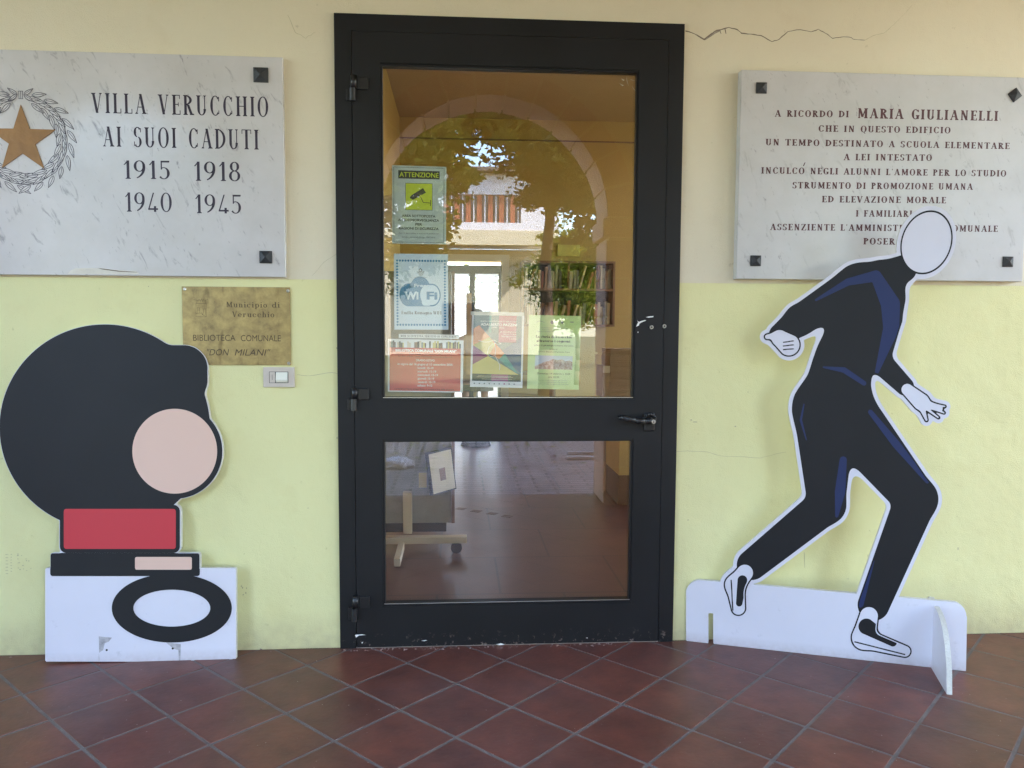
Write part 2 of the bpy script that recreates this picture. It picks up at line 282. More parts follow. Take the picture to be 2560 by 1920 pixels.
# the white boards carry faint grey smudges and specks
def smudge(mt, strength):
    t = mt.node_tree; b = t.nodes['Principled BSDF']; src = b.inputs['Base Color'].links[0].from_socket if b.inputs['Base Color'].links else None
    g = N(t, 'ShaderNodeNewGeometry'); n = N(t, 'ShaderNodeTexNoise', Scale=11, Detail=9, Roughness=.75); t.links.new(g.outputs['Position'], n.inputs['Vector'])
    r = N(t, 'ShaderNodeValToRGB'); r.color_ramp.elements[0].position = .27; r.color_ramp.elements[1].position = .40; r.color_ramp.elements[0].color = (.62, .62, .62, 1); t.links.new(n.outputs[0], r.inputs[0])
    sx = N(t, 'ShaderNodeSeparateXYZ'); t.links.new(g.outputs['Position'], sx.inputs[0])
    lo = N(t, 'ShaderNodeMapRange'); lo.inputs['From Min'].default_value = .045; lo.inputs['From Max'].default_value = .0; lo.inputs['To Max'].default_value = .55; t.links.new(sx.outputs[2], lo.inputs['Value'])
    n2 = N(t, 'ShaderNodeTexNoise', Scale=55, Detail=6); t.links.new(g.outputs['Position'], n2.inputs['Vector']); ml = N(t, 'ShaderNodeMath', operation='MULTIPLY'); t.links.new(lo.outputs[0], ml.inputs[0]); t.links.new(n2.outputs[0], ml.inputs[1])
    mx = N(t, 'ShaderNodeMixRGB', blend_type='MULTIPLY'); mx.inputs[0].default_value = strength; t.links.new(src, mx.inputs[1]); t.links.new(r.outputs[0], mx.inputs[2])
    m2 = N(t, 'ShaderNodeMixRGB'); m2.inputs[2].default_value = (.33, .25, .22, 1); t.links.new(ml.outputs[0], m2.inputs[0]); t.links.new(mx.outputs[0], m2.inputs[1]); t.links.new(m2.outputs[0], b.inputs['Base Color'])
smudge(M['white'], .55)
# ------------------------------------------------------------------ object helpers
def link(o, parent=None):
    C.objects.link(o)
    if parent is not None: o.parent = parent
    return o
def mesh_obj(name, verts, faces, mat, parent=None, mats=None, fm=None, smooth=False):
    me = bpy.data.meshes.new(name); me.from_pydata([tuple(v) for v in verts], [], faces); me.update()
    for m in (mats or [mat]): me.materials.append(M[m] if isinstance(m, str) else m)
    if fm:
        for p, i in zip(me.polygons, fm): p.material_index = i
    if smooth:
        for p in me.polygons: p.use_smooth = True
    return link(bpy.data.objects.new(name, me), parent)
def bm_obj(name, bm, mat, parent=None, smooth=False):
    me = bpy.data.meshes.new(name); bmesh.ops.recalc_face_normals(bm, faces=bm.faces); bm.to_mesh(me); bm.free(); me.materials.append(M[mat])
    if smooth:
        for p in me.polygons: p.use_smooth = True
    return link(bpy.data.objects.new(name, me), parent)
def empty(name, label=None, cat=None, loc=(0, 0, 0), group=None, kind=None):
    o = link(bpy.data.objects.new(name, None)); o.location = loc; tag(o, label, cat, group, kind); return o
def tag(o, label=None, cat=None, group=None, kind=None):
    if label: o['label'] = label
    if cat: o['category'] = cat
    if group: o['group'] = group
    if kind: o['kind'] = kind
    return o
def bbox(bm, x0, x1, y0, y1, z0, z1, rot=None, piv=None, bev=0):
    vs = [bm.verts.new((x, y, z)) for x in (x0, x1) for y in (y0, y1) for z in (z0, z1)]
    fs = [bm.faces.new([vs[i] for i in q]) for q in ((0, 1, 3, 2), (4, 6, 7, 5), (0, 4, 5, 1), (2, 3, 7, 6), (0, 2, 6, 4), (1, 5, 7, 3))]
    if bev:
        es = list({e for f in fs for e in f.edges})
        r = bmesh.ops.bevel(bm, geom=es, offset=bev, segments=2, affect='EDGES', profile=.6)
        vs = list({v for f in r['faces'] for v in f.verts} | {v for v in vs if v.is_valid})
    if rot is not None: bmesh.ops.rotate(bm, verts=vs, cent=piv or (0, 0, 0), matrix=rot)
def box(name, x0, x1, y0, y1, z0, z1, mat, parent=None, bev=0, rot=None, piv=None):
    bm = bmesh.new(); bbox(bm, x0, x1, y0, y1, z0, z1, rot, piv, bev); return bm_obj(name, bm, mat, parent)
def tube(bm, p, q, r0, r1=None, seg=12, caps=True):
    p, q = Vector(p), Vector(q); r1 = r0 if r1 is None else r1; d = q - p
    m = Matrix.Translation((p + q) / 2) @ d.to_track_quat('Z', 'Y').to_matrix().to_4x4()
    bmesh.ops.create_cone(bm, cap_ends=caps, segments=seg, radius1=r0, radius2=r1, depth=d.length, matrix=m)
# flat prism: loops in 2D mapped by fn(s,t,depth); first loop outer, the rest holes; depth 0 front, th back
def prism(name, loops, fn, th, mats, parent=None):
    verts, faces, fm = [], [], []
    pts = [[Vector((a, b, 0)) for a, b in l] for l in loops]
    tris = tessellate_polygon(pts); flat = [p for l in pts for p in l]; n = len(flat)
    def area(tr): a, b, c = (flat[i] for i in tr); return (b - a).cross(c - a).z
    for p in flat: verts.append(fn(p.x, p.y, 0))
    for t in tris: faces.append(tuple(t) if area(t) < 0 else tuple(reversed(t))); fm.append(0)
    if th:
        for p in flat: verts.append(fn(p.x, p.y, th))
        for t in tris: faces.append(tuple(i + n for i in (t if area(t) > 0 else tuple(reversed(t))))); fm.append(1)
        o = 0
        for l in pts:
            k = len(l)
            for i in range(k): a, b = o + i, o + (i + 1) % k; faces.append((a, b, b + n, a + n)); fm.append(1)
            o += k
    mats = mats if isinstance(mats, (list, tuple)) else [mats, mats]
    ob = mesh_obj(name, verts, faces, None, parent, mats, fm)
    if th:
        bm = bmesh.new(); bm.from_mesh(ob.data); bmesh.ops.recalc_face_normals(bm, faces=bm.faces); bm.to_mesh(ob.data); bm.free()
    return ob
# contour of a distance field on a grid, as smooth closed loops (marching squares)
def contour(fld, u0, u1, v0, v1, st, level=0.0):
    us = np.arange(u0, u1 + st, st); vs = np.arange(v0, v1 + st, st); U, V = np.meshgrid(us, vs)
    F = fld(U, V) - level; seg = {}
    def P(i, j, k, l):
        a, b = F[j, i], F[l, k]; t = a / (a - b) if a != b else .5
        return (us[i] + (us[k] - us[i]) * t, vs[j] + (vs[l] - vs[j]) * t)
    S = F < 0
    cells = np.argwhere((S[:-1, :-1] ^ S[1:, 1:]) | (S[:-1, 1:] ^ S[1:, :-1]) | (S[:-1, :-1] ^ S[:-1, 1:]))
    nxt, pos = {}, {}
    def E(kind, i, j):
        k = (kind, i, j)
        if k not in pos: pos[k] = P(i, j, i + 1, j) if kind == 'h' else P(i, j, i, j + 1)
        return k
    adj = {}
    for j, i in cells:
        c = (S[j, i], S[j, i + 1], S[j + 1, i + 1], S[j + 1, i]); e = []
        if c[0] != c[1]: e.append(E('h', i, j))
        if c[1] != c[2]: e.append(E('v', i + 1, j))
        if c[2] != c[3]: e.append(E('h', i, j + 1))
        if c[3] != c[0]: e.append(E('v', i, j))
        for a, b in ([(e[0], e[1])] if len(e) == 2 else [(e[0], e[1]), (e[2], e[3])] if len(e) == 4 else []):
            adj.setdefault(a, []).append(b); adj.setdefault(b, []).append(a)
    loops, seen = [], set()
    for s in adj:
        if s in seen: continue
        lp, cur, prev = [], s, None
        while cur not in seen:
            seen.add(cur); lp.append(pos[cur]); nx = [x for x in adj[cur] if x not in seen]
            if not nx: break
            cur = nx[0]
        if len(lp) > 6: loops.append(lp)
    def ar(l): return sum(l[i][0] * l[(i + 1) % len(l)][1] - l[(i + 1) % len(l)][0] * l[i][1] for i in range(len(l))) / 2
    loops.sort(key=lambda l: -abs(ar(l)))
    return loops
def inside(pt, l):
    x, y = pt; c = False
    for i in range(len(l)):
        (x1, y1), (x2, y2) = l[i], l[i - 1]
        if (y1 > y) != (y2 > y) and x < (x2 - x1) * (y - y1) / (y2 - y1) + x1: c = not c
    return c
def cap(U, V, a, ra, b, rb):
    ax, ay = a; bx, by = b; dx, dy = bx - ax, by - ay; t = np.clip(((U - ax) * dx + (V - ay) * dy) / (dx * dx + dy * dy + 1e-9), 0, 1)
    return np.hypot(U - ax - t * dx, V - ay - t * dy) - (ra + (rb - ra) * t)
def ell(U, V, cx, cy, rx, ry):
    k = np.hypot((U - cx) / rx, (V - cy) / ry); return (k - 1) * min(rx, ry)
def smin(a, b, k=14):
    h = np.clip(.5 + .5 * (b - a) / k, 0, 1); return b * (1 - h) + a * h - k * h * (1 - h)

# ------------------------------------------------------------------ lettering: roman capitals drawn stroke by stroke
def glyph(ch, T, t, sl):
    """polygons of one letter in a box (width w, cap height 1); T thick stroke, t thin stroke, sl serif length"""
    P = []
    def line(x0, y0, x1, y1, wd):                                     # stroke with horizontal cut ends
        if abs(y1 - y0) < 1e-6: P.append([(x0, y0 - wd / 2), (x1, y0 - wd / 2), (x1, y0 + wd / 2), (x0, y0 + wd / 2)]); return
        L = math.hypot(x1 - x0, y1 - y0); h = wd / 2 * L / abs(y1 - y0) * (1 if abs(x1 - x0) < .001 else .96)
        P.append([(x0 - h, y0), (x0 + h, y0), (x1 + h, y1), (x1 - h, y1)])
    def ser(x, y, wd, up, l=1, r=1):                                  # bracketed serif at a stroke end
        s = -1 if up else 1; a = sl * l; b2 = sl * r; h = t * .85
        P.append([(x - wd / 2 - a, y), (x + wd / 2 + b2, y), (x + wd / 2 + b2, y + s * h * .6), (x + wd / 2, y + s * h * 2.1), (x - wd / 2, y + s * h * 2.1), (x - wd / 2 - a, y + s * h * .6)])
    def arc(cx, cy, rx, ry, a0, a1, Tm=None, tm=None, n=18):           # thick at the sides, thin at top and bottom
        Tm = T if Tm is None else Tm; tm = t if tm is None else tm
        for i in range(n):
            q = []
            for k in (0, 1):
                a = math.radians(a0 + (a1 - a0) * (i + k) / n); wd = tm + (Tm - tm) * abs(math.cos(a)) ** 1.4
                q.append(((cx + (rx) * math.cos(a), cy + (ry) * math.sin(a)), (cx + (rx - wd) * math.cos(a), cy + (ry - wd) * math.sin(a))))
            P.append([q[0][0], q[1][0], q[1][1], q[0][1]])
    def vbar(x, y0, y1, wd=None):
        wd = wd or t; P.append([(x - wd / 2, y0), (x + wd / 2, y0), (x + wd / 2, y1), (x - wd / 2, y1)])
    def stem(x, y0=0, y1=1, wd=None, top=True, bot=True): wd = wd or T; line(x, y0, x, y1, wd); (ser(x, y1, wd, True) if top else 0); (ser(x, y0, wd, False) if bot else 0)
    X = T / 2 + sl
    if ch == 'A': w = .62; line(.08, 0, w / 2, 1, t); line(w - .10, 0, w / 2, 1, T); line(.17, .34, w - .2, .34, t); ser(.08, 0, t, False); ser(w - .1, 0, T, False)
    elif ch == 'B': w = .52; stem(X); arc(X, .76, w - X - .04, .24, -90, 90); arc(X, .27, w - X, .27, -90, 90)
    elif ch in 'CG':
        w = .58; arc(w / 2 + .02, .5, w / 2, .51, 48, 312, n=26); vbar(w - .07, .72, .95, t * 1.2); (vbar(w - .07, .08, .26, t) if ch == 'C' else (line(w - .10, .03, w - .10, .42, T), ser(w - .10, .42, T, True)))
    elif ch == 'D': w = .62; stem(X); arc(X, .5, w - X, .5, -90, 90, n=24)
    elif ch == 'E': w = .48; stem(X); P.append([(X, 1 - t), (w - .02, 1 - t), (w - .02, 1), (X, 1)]); P.append([(X, 0), (w, 0), (w, t), (X, t)]); line(X, .52, w - .11, .52, t); vbar(w - .035, .80, 1); vbar(w - .015, 0, .22); vbar(w - .11, .42, .62)
    elif ch == 'F': w = .46; stem(X); P.append([(X, 1 - t), (w, 1 - t), (w, 1), (X, 1)]); line(X, .52, w - .11, .52, t); vbar(w - .015, .78, 1); vbar(w - .11, .42, .62)
    elif ch == 'H': w = .66; stem(X); stem(w - X); line(X, .5, w - X, .5, t)
    elif ch == 'I': w = 2 * X; stem(X)
    elif ch == 'L': w = .46; stem(X); P.append([(X, 0), (w, 0), (w, t), (X, t)]); vbar(w - .015, 0, .24)
    elif ch == 'M': w = .80; line(X, 0, X, 1, t * 1.3); ser(X, 0, t, False); ser(X, 1, t, True, 1, 0); line(X + .02, 1, w / 2, .12, T); line(w - X - .02, 1, w / 2, .12, t * 1.2); stem(w - X)
    elif ch == 'N': w = .66; line(X, 0, X, 1, t * 1.3); ser(X, 0, t, False); ser(X, 1, t, True, 1, 0); line(X, 1, w - X, 0, T); line(w - X, 0, w - X, 1, t * 1.3); ser(w - X, 1, t, True)
    elif ch in 'OQ':
        w = .62; arc(w / 2, .5, w / 2, .52, 0, 360, n=32)
        if ch == 'Q': P.append([(w * .45, .02), (w * .6, .04), (w * .82, -.22), (w * .72, -.24)])
    elif ch == 'P': w = .50; stem(X); arc(X, .73, w - X, .27, -90, 90)
    elif ch == 'R': w = .58; stem(X); arc(X, .75, w - X - .08, .25, -90, 90); line(w - .10, 0, X + .14, .52, T); ser(w - .08, 0, T, False)
    elif ch == 'S': w = .46; arc(w / 2, .75, w / 2 - .01, .26, 40, 262, T * .95); arc(w / 2, .26, w / 2, .27, -140, 82, T * .95); vbar(w - .05, .74, .95, t); vbar(.04, .06, .28, t)
    elif ch == 'T': w = .56; stem(w / 2, top=False); P.append([(0.01, 1 - t), (w - .01, 1 - t), (w - .01, 1), (.01, 1)]); vbar(.02, .78, 1); vbar(w - .02, .78, 1)
    elif ch == 'U': w = .62; line(X, .3, X, 1, T); ser(X, 1, T, True); line(w - X, .3, w - X, 1, t * 1.3); ser(w - X, 1, t, True); arc(w / 2, .32, w / 2 - X + T / 2, .33, 180, 360, T, t)
    elif ch == 'V': w = .60; line(w / 2, 0, .10, 1, T); line(w / 2 + .01, 0, w - .09, 1, t); ser(.10, 1, T, True); ser(w - .09, 1, t, True)
    elif ch == 'W': w = .90; line(.27, 0, .10, 1, T); line(.28, 0, .45, 1, t); line(.63, 0, .45, 1, T); line(.64, 0, w - .09, 1, t); ser(.10, 1, T, True); ser(w - .09, 1, t, True)
    elif ch == 'Z': w = .52; P.append([(0.04, 1 - t), (w - .02, 1 - t), (w - .02, 1), (.04, 1)]); P.append([(0.01, 0), (w, 0), (w, t), (.01, t)]); line(.09, t, w - .10, 1 - t, T); vbar(.05, .78, 1); vbar(w - .015, 0, .22)
    elif ch == "'": w = .16; P.append([(.04, 1), (.14, 1), (.09, .74), (.05, .74)])
    elif ch == '1': w = .34; line(.22, 0, .22, 1, T); ser(.22, 0, T, False); line(.06, .76, .20, .96, t * 1.3)
    elif ch == '0': w = .54; arc(w / 2, .5, w / 2, .51, 0, 360, n=30)
    elif ch == '9': w = .50; arc(w / 2, .70, w / 2, .31, 0, 360, n=26); arc(w / 2 - .28, .62, w / 2 + .28, .62, -72, 8, T, t)
    elif ch == '8': w = .50; arc(w / 2, .76, w / 2 - .04, .25, 0, 360, n=24); arc(w / 2, .27, w / 2, .28, 0, 360, n=24)
    elif ch == '5': w = .48; arc(w / 2 - .04, .32, w / 2 + .02, .33, -140, 118); vbar(.10, .52, 1, t * 1.3); P.append([(.09, 1 - T * .8), (w - .04, 1 - T * .8), (w - .02, 1), (.09, 1)])
    elif ch == '4': w = .50; line(.06, .14, .30, 1, t * 1.5); P.append([(.03, .10), (w, .10), (w, .10 + T * .75), (.03, .10 + T * .75)]); vbar(.36, 0, .30, T * .9)
    else: w = .34
    return P, w
def lgl(ch, T, t, sl):                                                 # lowercase, x-height .66
    P = []; x = .66
    def R(x0, y0, x1, y1): P.append([(x0, y0), (x1, y0), (x1, y1), (x0, y1)])
    def st(c, y0, y1, top=True, bot=True):
        R(c - T / 2, y0, c + T / 2, y1)
        if bot: R(c - T / 2 - sl, y0, c + T / 2 + sl, y0 + t)
        if top: R(c - T / 2 - sl, y1 - t, c, y1)
    def arc(cx, cy, rx, ry, a0, a1, n=14):
        for i in range(n):
            q = []
            for k in (0, 1):
                a = math.radians(a0 + (a1 - a0) * (i + k) / n); wd = t + (T - t) * abs(math.cos(a)) ** 1.4
                q.append(((cx + rx * math.cos(a), cy + ry * math.sin(a)), (cx + (rx - wd) * math.cos(a), cy + (ry - wd) * math.sin(a))))
            P.append([q[0][0], q[1][0], q[1][1], q[0][1]])
    X = T / 2 + sl; r = x / 2
    if ch == 'i': w = 2 * X; st(X, 0, x); R(X - T / 2, .82, X + T / 2, .96)
    elif ch == 'l': w = 2 * X; st(X, 0, 1.02)
    elif ch in 'nhmr':
        st(X, 0, 1.02 if ch == 'h' else x); w = {'n': .54, 'h': .54, 'm': .84, 'r': .44}[ch]
        if ch == 'r': arc(X + .14, x - .2, .16, .2, 40, 160); R(w - .12, x - .2, w - .02, x - .06)
        else:
            k = 2 if ch == 'm' else 1; d = (w - 2 * X) / k
            for j in range(k): arc(X + d * (j + .5), x - .2, d / 2 + T / 2, .2, 0, 180); st(X + d * (j + 1), 0, x - .2, False)
    elif ch == 'u': w = .56; st(X, .2, x, True, False); arc(w / 2, .2, w / 2 - X + T / 2, .2, 180, 360); st(w - X, 0, x, True, True)
    elif ch in 'oceabdpqg':
        w = .50; cx = w / 2
        if ch == 'o': arc(cx, r, cx, r + .01, 0, 360, 22)
        elif ch == 'c': arc(cx, r, cx, r + .01, 45, 315, 20); R(w - .14, x - .22, w - .03, x - .10)
        elif ch == 'e': arc(cx, r, cx, r + .01, 0, 318, 20); R(.05, r - t / 2, w - .05, r + t / 2)
        elif ch == 'a': w = .48; arc(.22, x - .2, .2, .2, 0, 150); arc(.2, .18, .2, .19, 60, 400, 18); st(.40, 0, x - .2, False)
        elif ch == 'b': st(X, 0, 1.02); arc(X + .17, r, .26, r + .01, 0, 360, 20)
        elif ch == 'd': w = .56; arc(.26, r, .26, r + .01, 0, 360, 20); st(.44, 0, 1.02)
        elif ch == 'p': w = .56; st(X, -.30, x); arc(X + .17, r, .26, r + .01, 0, 360, 20)
        elif ch in 'gq': arc(.24, r + .04, .22, r - .04, 0, 360, 20); R(.40, -.1, .40 + T, x); arc(.24, -.1, .24, .2, 180, 360)
    elif ch == 's': w = .40; arc(w / 2, x - .17, w / 2 - .01, .18, 40, 262); arc(w / 2, .17, w / 2, .18, -140, 82)
    elif ch == 't': w = .34; R(.12, .08, .12 + T, .9); R(.02, x - t, .32, x); arc(.25, .14, .13, .14, 180, 300)
    elif ch == 'v': w = .5; P.append([(.05, x), (.05 + T, x), (.29, 0), (.22, 0)]); P.append([(w - .06 - t, x), (w - .06, x), (.29, 0), (.24, 0)]); R(0, x - t, .22, x); R(w - .18, x - t, w, x)
    elif ch == ':': w = .2; R(.06, 0, .16, .12); R(.06, .45, .16, .57)
    else: w = .3
    return P, w
def text_polys(s, T=.13, t=.045, sl=.06, gap=.16, space=.42):
    out, x = [], 0
    for ch in s:
        if ch == ' ': x += space; continue
        P, w = (lgl if ch.islower() or ch == ':' else glyph)(ch, T, t, sl)
        out += [[(x + a, b) for a, b in p] for p in P]; x += w + gap
    return out, x - gap
_fc = {}
def sans(s, bold=0.0, shear=0.0):                                       # plain sans lettering as triangles in unit cap height
    k = (s, bold, shear)
    if k in _fc: return _fc[k]
    cu = bpy.data.curves.new('t', 'FONT'); cu.body = s; cu.size = 1; cu.offset = bold; cu.shear = shear; cu.resolution_u = 3
    ob = bpy.data.objects.new('t', cu); C.objects.link(ob)
    me = bpy.data.meshes.new_from_object(ob); vs = [(v.co.x, v.co.y) for v in me.vertices]; fs = [tuple(p.vertices) for p in me.polygons]
    bpy.data.objects.remove(ob); bpy.data.curves.remove(cu); bpy.data.meshes.remove(me)
    xs = [v[0] for v in vs]; x0, x1 = min(xs), max(xs); H = .73
    vs = [((x - x0) / H, y / H) for x, y in vs]; _fc[k] = (vs, fs, (x1 - x0) / H); return _fc[k]
def put_polys(name, polys, W, fn, mat, parent, x0, x1, zb, h, zb2=None):
    """lettering stretched between x0 and x1 on a surface given by fn(x, z, lift)"""
    verts, faces = [], []; sx = (x1 - x0) / W; zb2 = zb if zb2 is None else zb2
    for k, p in enumerate(polys):
        b = len(verts); lift = .0004 + .00003 * (k % 9)
        for a, c in p: X = x0 + a * sx; verts.append(fn(X, zb + (zb2 - zb) * (a / W) + c * h, lift))
        faces.append(tuple(range(b, b + len(p))))
    return mesh_obj(name, verts, faces, mat, parent)
def put_sans(name, s, fn, mat, parent, x0, x1, zb, h, bold=0, shear=0, lift=.0005):
    vs, fs, W = sans(s, bold, shear); sx = (x1 - x0) / W
    return mesh_obj(name, [fn(x0 + a * sx, zb + c * h, lift) for a, c in vs], fs, mat, parent)

# ================================================================== THE BUILDING
bld = empty('library_building', 'cream and yellow-green painted portico wall with brick arches in front and a library room behind', 'building')
DW, DH = .6845, 2.5                                          # half width and height of the steel door frame
XL, XR, HC = -7.5, 7.5, 3.35
bm = bmesh.new()
bbox(bm, XL, -DW, 0, .34, -.05, HC + .4); bbox(bm, DW, XR, 0, .34, -.05, HC + .4); bbox(bm, -DW, DW, 0, .34, DH, HC + .4)
bmesh.ops.remove_doubles(bm, verts=bm.verts, dist=1e-5)
bm_obj('wall', bm, 'wall', bld)
box('portico_ceiling', XL, XR, -3.0, 0.0, HC, HC + .15, 'ceiling', bld)
box('roof', XL - .3, XR + .3, -3.4, 8.2, 8.05, 8.2, 'roof', bld)  # unseen roof, raised with the added storey to shade the courtyard
box('added_shade_storey', XL, XR, -2.9, 7.2, HC + .62, 8.04, 'plasterout', bld)  # unseen storey added so its shadow covers the courtyard paving
# arcade: wall with round arches, in front of the portico (centre arch mirrored in the door; unseen side arches sized for the light)
AY0, AY1 = -2.92, -2.52
arches = [(-2.62, .80), (.02, .86), (2.66, .80)]; SPR = 2.10
cols = []
def arch_loop():
    return None
verts, faces = [], []
bm = bmesh.new()
edges = [XL] + [x for c, r in arches for x in (c - r, c + r)] + [XR]
for i in range(0, len(edges), 2):
    bbox(bm, edges[i], edges[i + 1], AY0, AY1, -.05, SPR)
bm_obj('pier_wall', bm, 'plasterout', bld)
for c, r in arches:
    seg = 24; L = []
    xl, xr = (c - 1.32, c + 1.32)
    pts = [(xl, SPR)] + [(c - r * math.cos(math.pi * k / seg), SPR + r * math.sin(math.pi * k / seg)) for k in range(seg + 1)] + [(xr, SPR), (xr, HC + .6), (xl, HC + .6)]
    prism('arch_wall', [pts], lambda a, b, d: (a, AY1 - d, b), AY1 - AY0, ['plasterout', 'plasterout'], bld)
    n = 13
    for k in range(n):                                       # voussoirs, slightly proud and uneven
        a0, a1 = math.pi * (k + .04) / n, math.pi * (k + .96) / n; r0, r1 = r - .012 - random.random() * .012, r + .17 + random.random() * .02
        loop = [(c + rr * math.cos(a), SPR + rr * math.sin(a)) for rr, a in ((r0, a0), (r0, (a0 + a1) / 2), (r0, a1), (r1, a1), (r1, (a0 + a1) / 2), (r1, a0))]
        prism('arch_stone', [loop], lambda p, q, d: (p, AY1 + .02 - d, q), AY1 - AY0 + .04, ['archs', 'archs'], bld)
    for s in (-1, 1):
        xi = c + s * r
        box('capital', min(xi - s * .05, xi + s * .2), max(xi - s * .05, xi + s * .2), AY0 - .03, AY1 + .03, SPR - .14, SPR - .005, 'archs', bld, .01)
        for k in range(7):                                   # quoins of the jamb
            hh = 1.94 / 7; jut = .0 if k % 2 else .03
            box('quoin', min(xi - s * .02, xi + s * (.15 + jut)), max(xi - s * .02, xi + s * (.15 + jut)), AY0 - .012, AY1 + .012, .01 + k * hh, .01 + (k + 1) * hh - .012, 'archs', bld, .008)
# library room behind the door
RB = 6.42
xlw = wp(999, 400, RB).x; zcl = wp(1300, 299, RB).z
box('room_wall', xlw - .2, xlw, .34, RB, -.05, zcl, 'ochre', bld)
bd0, bd1, bdz = wp(1108, 700, RB).x, wp(1254, 700, RB).x, wp(1200, 652, RB).z
bm = bmesh.new(); bbox(bm, xlw - .2, bd0, RB, RB + .25, -.05, zcl); bbox(bm, bd1, 4.4, RB, RB + .25, -.05, zcl); bbox(bm, bd0, bd1, RB, RB + .25, bdz, zcl)
bm_obj('room_wall', bm, 'ochre', bld)
bm = bmesh.new(); WX = 4.2                                     # unseen right-hand room wall; its window openings are added to light the room
ys = [.34, .9, 2.3, 2.9, 4.3, 4.8, 6.1, RB]
for i in range(0, len(ys), 2): bbox(bm, WX, WX + .2, ys[i], ys[i + 1], -.05, zcl)
for i in range(1, len(ys) - 1, 2): bbox(bm, WX, WX + .2, ys[i], ys[i + 1], -.05, .7); bbox(bm, WX, WX + .2, ys[i], ys[i + 1], 3.45, zcl)
bm_obj('room_wall', bm, 'ochre', bld)
box('room_ceiling', xlw - .2, 4.4, .34, RB + .25, zcl, zcl + .12, 'roomceil', bld)
box('picture_rail', xlw, WX, RB - .015, RB, zcl - .25, zcl - .235, 'dwood', bld)

# ------------------------------------------------------------------ floors and ground
fl = box('portico_floor', XL, XR, -2.92, .0, -.06, -.0014, 'grout'); tag(fl, kind='structure')
S = .26997; CA, SA = math.cos(.78499), math.sin(.78499); OX, OY = -.59607, -.73625
G = .0054                                                    # half joint
tm = bpy.data.meshes.new('floor_tile')
bm = bmesh.new(); bbox(bm, -S / 2 + G, S / 2 - G, -S / 2 + G, S / 2 - G, -.02, 0, None, None, .0025); bm.to_mesh(tm); bm.free(); tm.materials.append(M['tile'])
def clip_poly(poly, f):                                       # keep f(p) >= 0
    out = []
    for i in range(len(poly)):
        a, b = poly[i - 1], poly[i]; fa, fb = f(a), f(b)
        if fa * fb < 0: k = fa / (fa - fb); out.append((a[0] + (b[0] - a[0]) * k, a[1] + (b[1] - a[1]) * k))
        if fb >= 0: out.append(b)
    return out
far = bmesh.new(); cand = []
for a in range(-45, 46):
    for b in range(-45, 46):
        ac, bc = a + .5, b + .5; X = OX + S * (ac * CA + bc * SA); Y = OY + S * (-ac * SA + bc * CA)
        if -7.4 < X < 7.4 and -3.2 < Y < .2: cand.append((abs(X + .1) + abs(Y + 1) * .6, X, Y))
cand.sort(); cnt = 0
for _, X, Y in cand:
    cr = [(-1, -1), (1, -1), (1, 1), (-1, 1)]; h = S / 2 - G; rot = -.78499
    poly = [(X + h * (x * math.cos(rot) - y * math.sin(rot)), Y + h * (x * math.sin(rot) + y * math.cos(rot))) for x, y in cr]
    c2 = clip_poly(clip_poly(poly, lambda p: -.004 - p[1]), lambda p: p[1] + 2.9)
    if len(c2) < 3: continue
    whole = min(p[1] for p in poly) > -2.9 and max(p[1] for p in poly) < -.004
    if cnt < 290 and abs(X) < 3.2:
        dz = random.uniform(-.0008, .0008)
        if whole:
            o = bpy.data.objects.new('floor_tile', tm); link(o, fl); o.location = (X, Y, dz); o.rotation_euler = (random.uniform(-.002, .002), random.uniform(-.002, .002), rot)
        else:
            cx = sum(p[0] for p in c2) / len(c2); cy = sum(p[1] for p in c2) / len(c2)
            k = len(c2); vv = [(p[0] - cx, p[1] - cy, 0) for p in c2] + [(p[0] - cx, p[1] - cy, -.02) for p in c2]
            o = mesh_obj('floor_tile', vv, [tuple(range(k))] + [(i, i + k, (i + 1) % k + k, (i + 1) % k) for i in range(k)], 'tile', fl); o.location = (cx, cy, dz)
        cnt += 1
    else:
        vs = [far.verts.new((p[0], p[1], 0)) for p in c2]; far.faces.new(vs)
o = bm_obj('distant_floor_tiles', far, 'tile', fl); o['kind'] = 'stuff'
g = box('room_floor', xlw, WX, .0, RB + .25, -.06, .0, 'roomfloor'); tag(g, kind='structure')
g = box('courtyard_paving', -30, 30, -6.6, -2.925, -.2, -.03, 'paving'); tag(g, kind='structure')
g = mesh_obj('ground', [(-150, -150, -.06), (150, -150, -.06), (150, 150, -.06), (-150, 150, -.06)], [(0, 1, 2, 3)], 'grass'); tag(g, kind='structure')

# ================================================================== THE DOOR
door = empty('library_door', 'black steel entrance door with two glass panes between the two marble plaques', 'door', (0, 0, 0))
lx, rx = wp(886, 800).x, wp(1657, 800).x                        # joint between fixed frame and leaf
tz = wp(1250, 92).z
gl_, gr_ = wp(954, 700).x, wp(1589, 600).x
gt_, gb_ = wp(1270, 170).z, wp(1270, 998).z
lt_, lb_ = wp(1270, 1097).z, wp(1270, 1506).z
bm = bmesh.new()
bbox(bm, -DW + .001, lx - .0015, -.014, .08, .0, DH - .001); bbox(bm, rx + .0015, DW - .001, -.014, .08, .0, DH - .001); bbox(bm, lx - .0015, rx + .0015, -.014, .08, tz + .0015, DH - .001)
bm_obj('fixed_frame', bm, 'frame', door)
leaf_y0, leaf_y1, GY = -.019, .05, .012
def rail(x0, x1, z0, z1): bm = bmesh.new(); bbox(bm, x0, x1, leaf_y0, leaf_y1, z0, z1); return bm
bm = bmesh.new()
bbox(bm, lx + .0015, gl_, leaf_y0, leaf_y1, .006, tz - .0015); bbox(bm, gr_, rx - .0015, leaf_y0, leaf_y1, .006, tz - .0015)
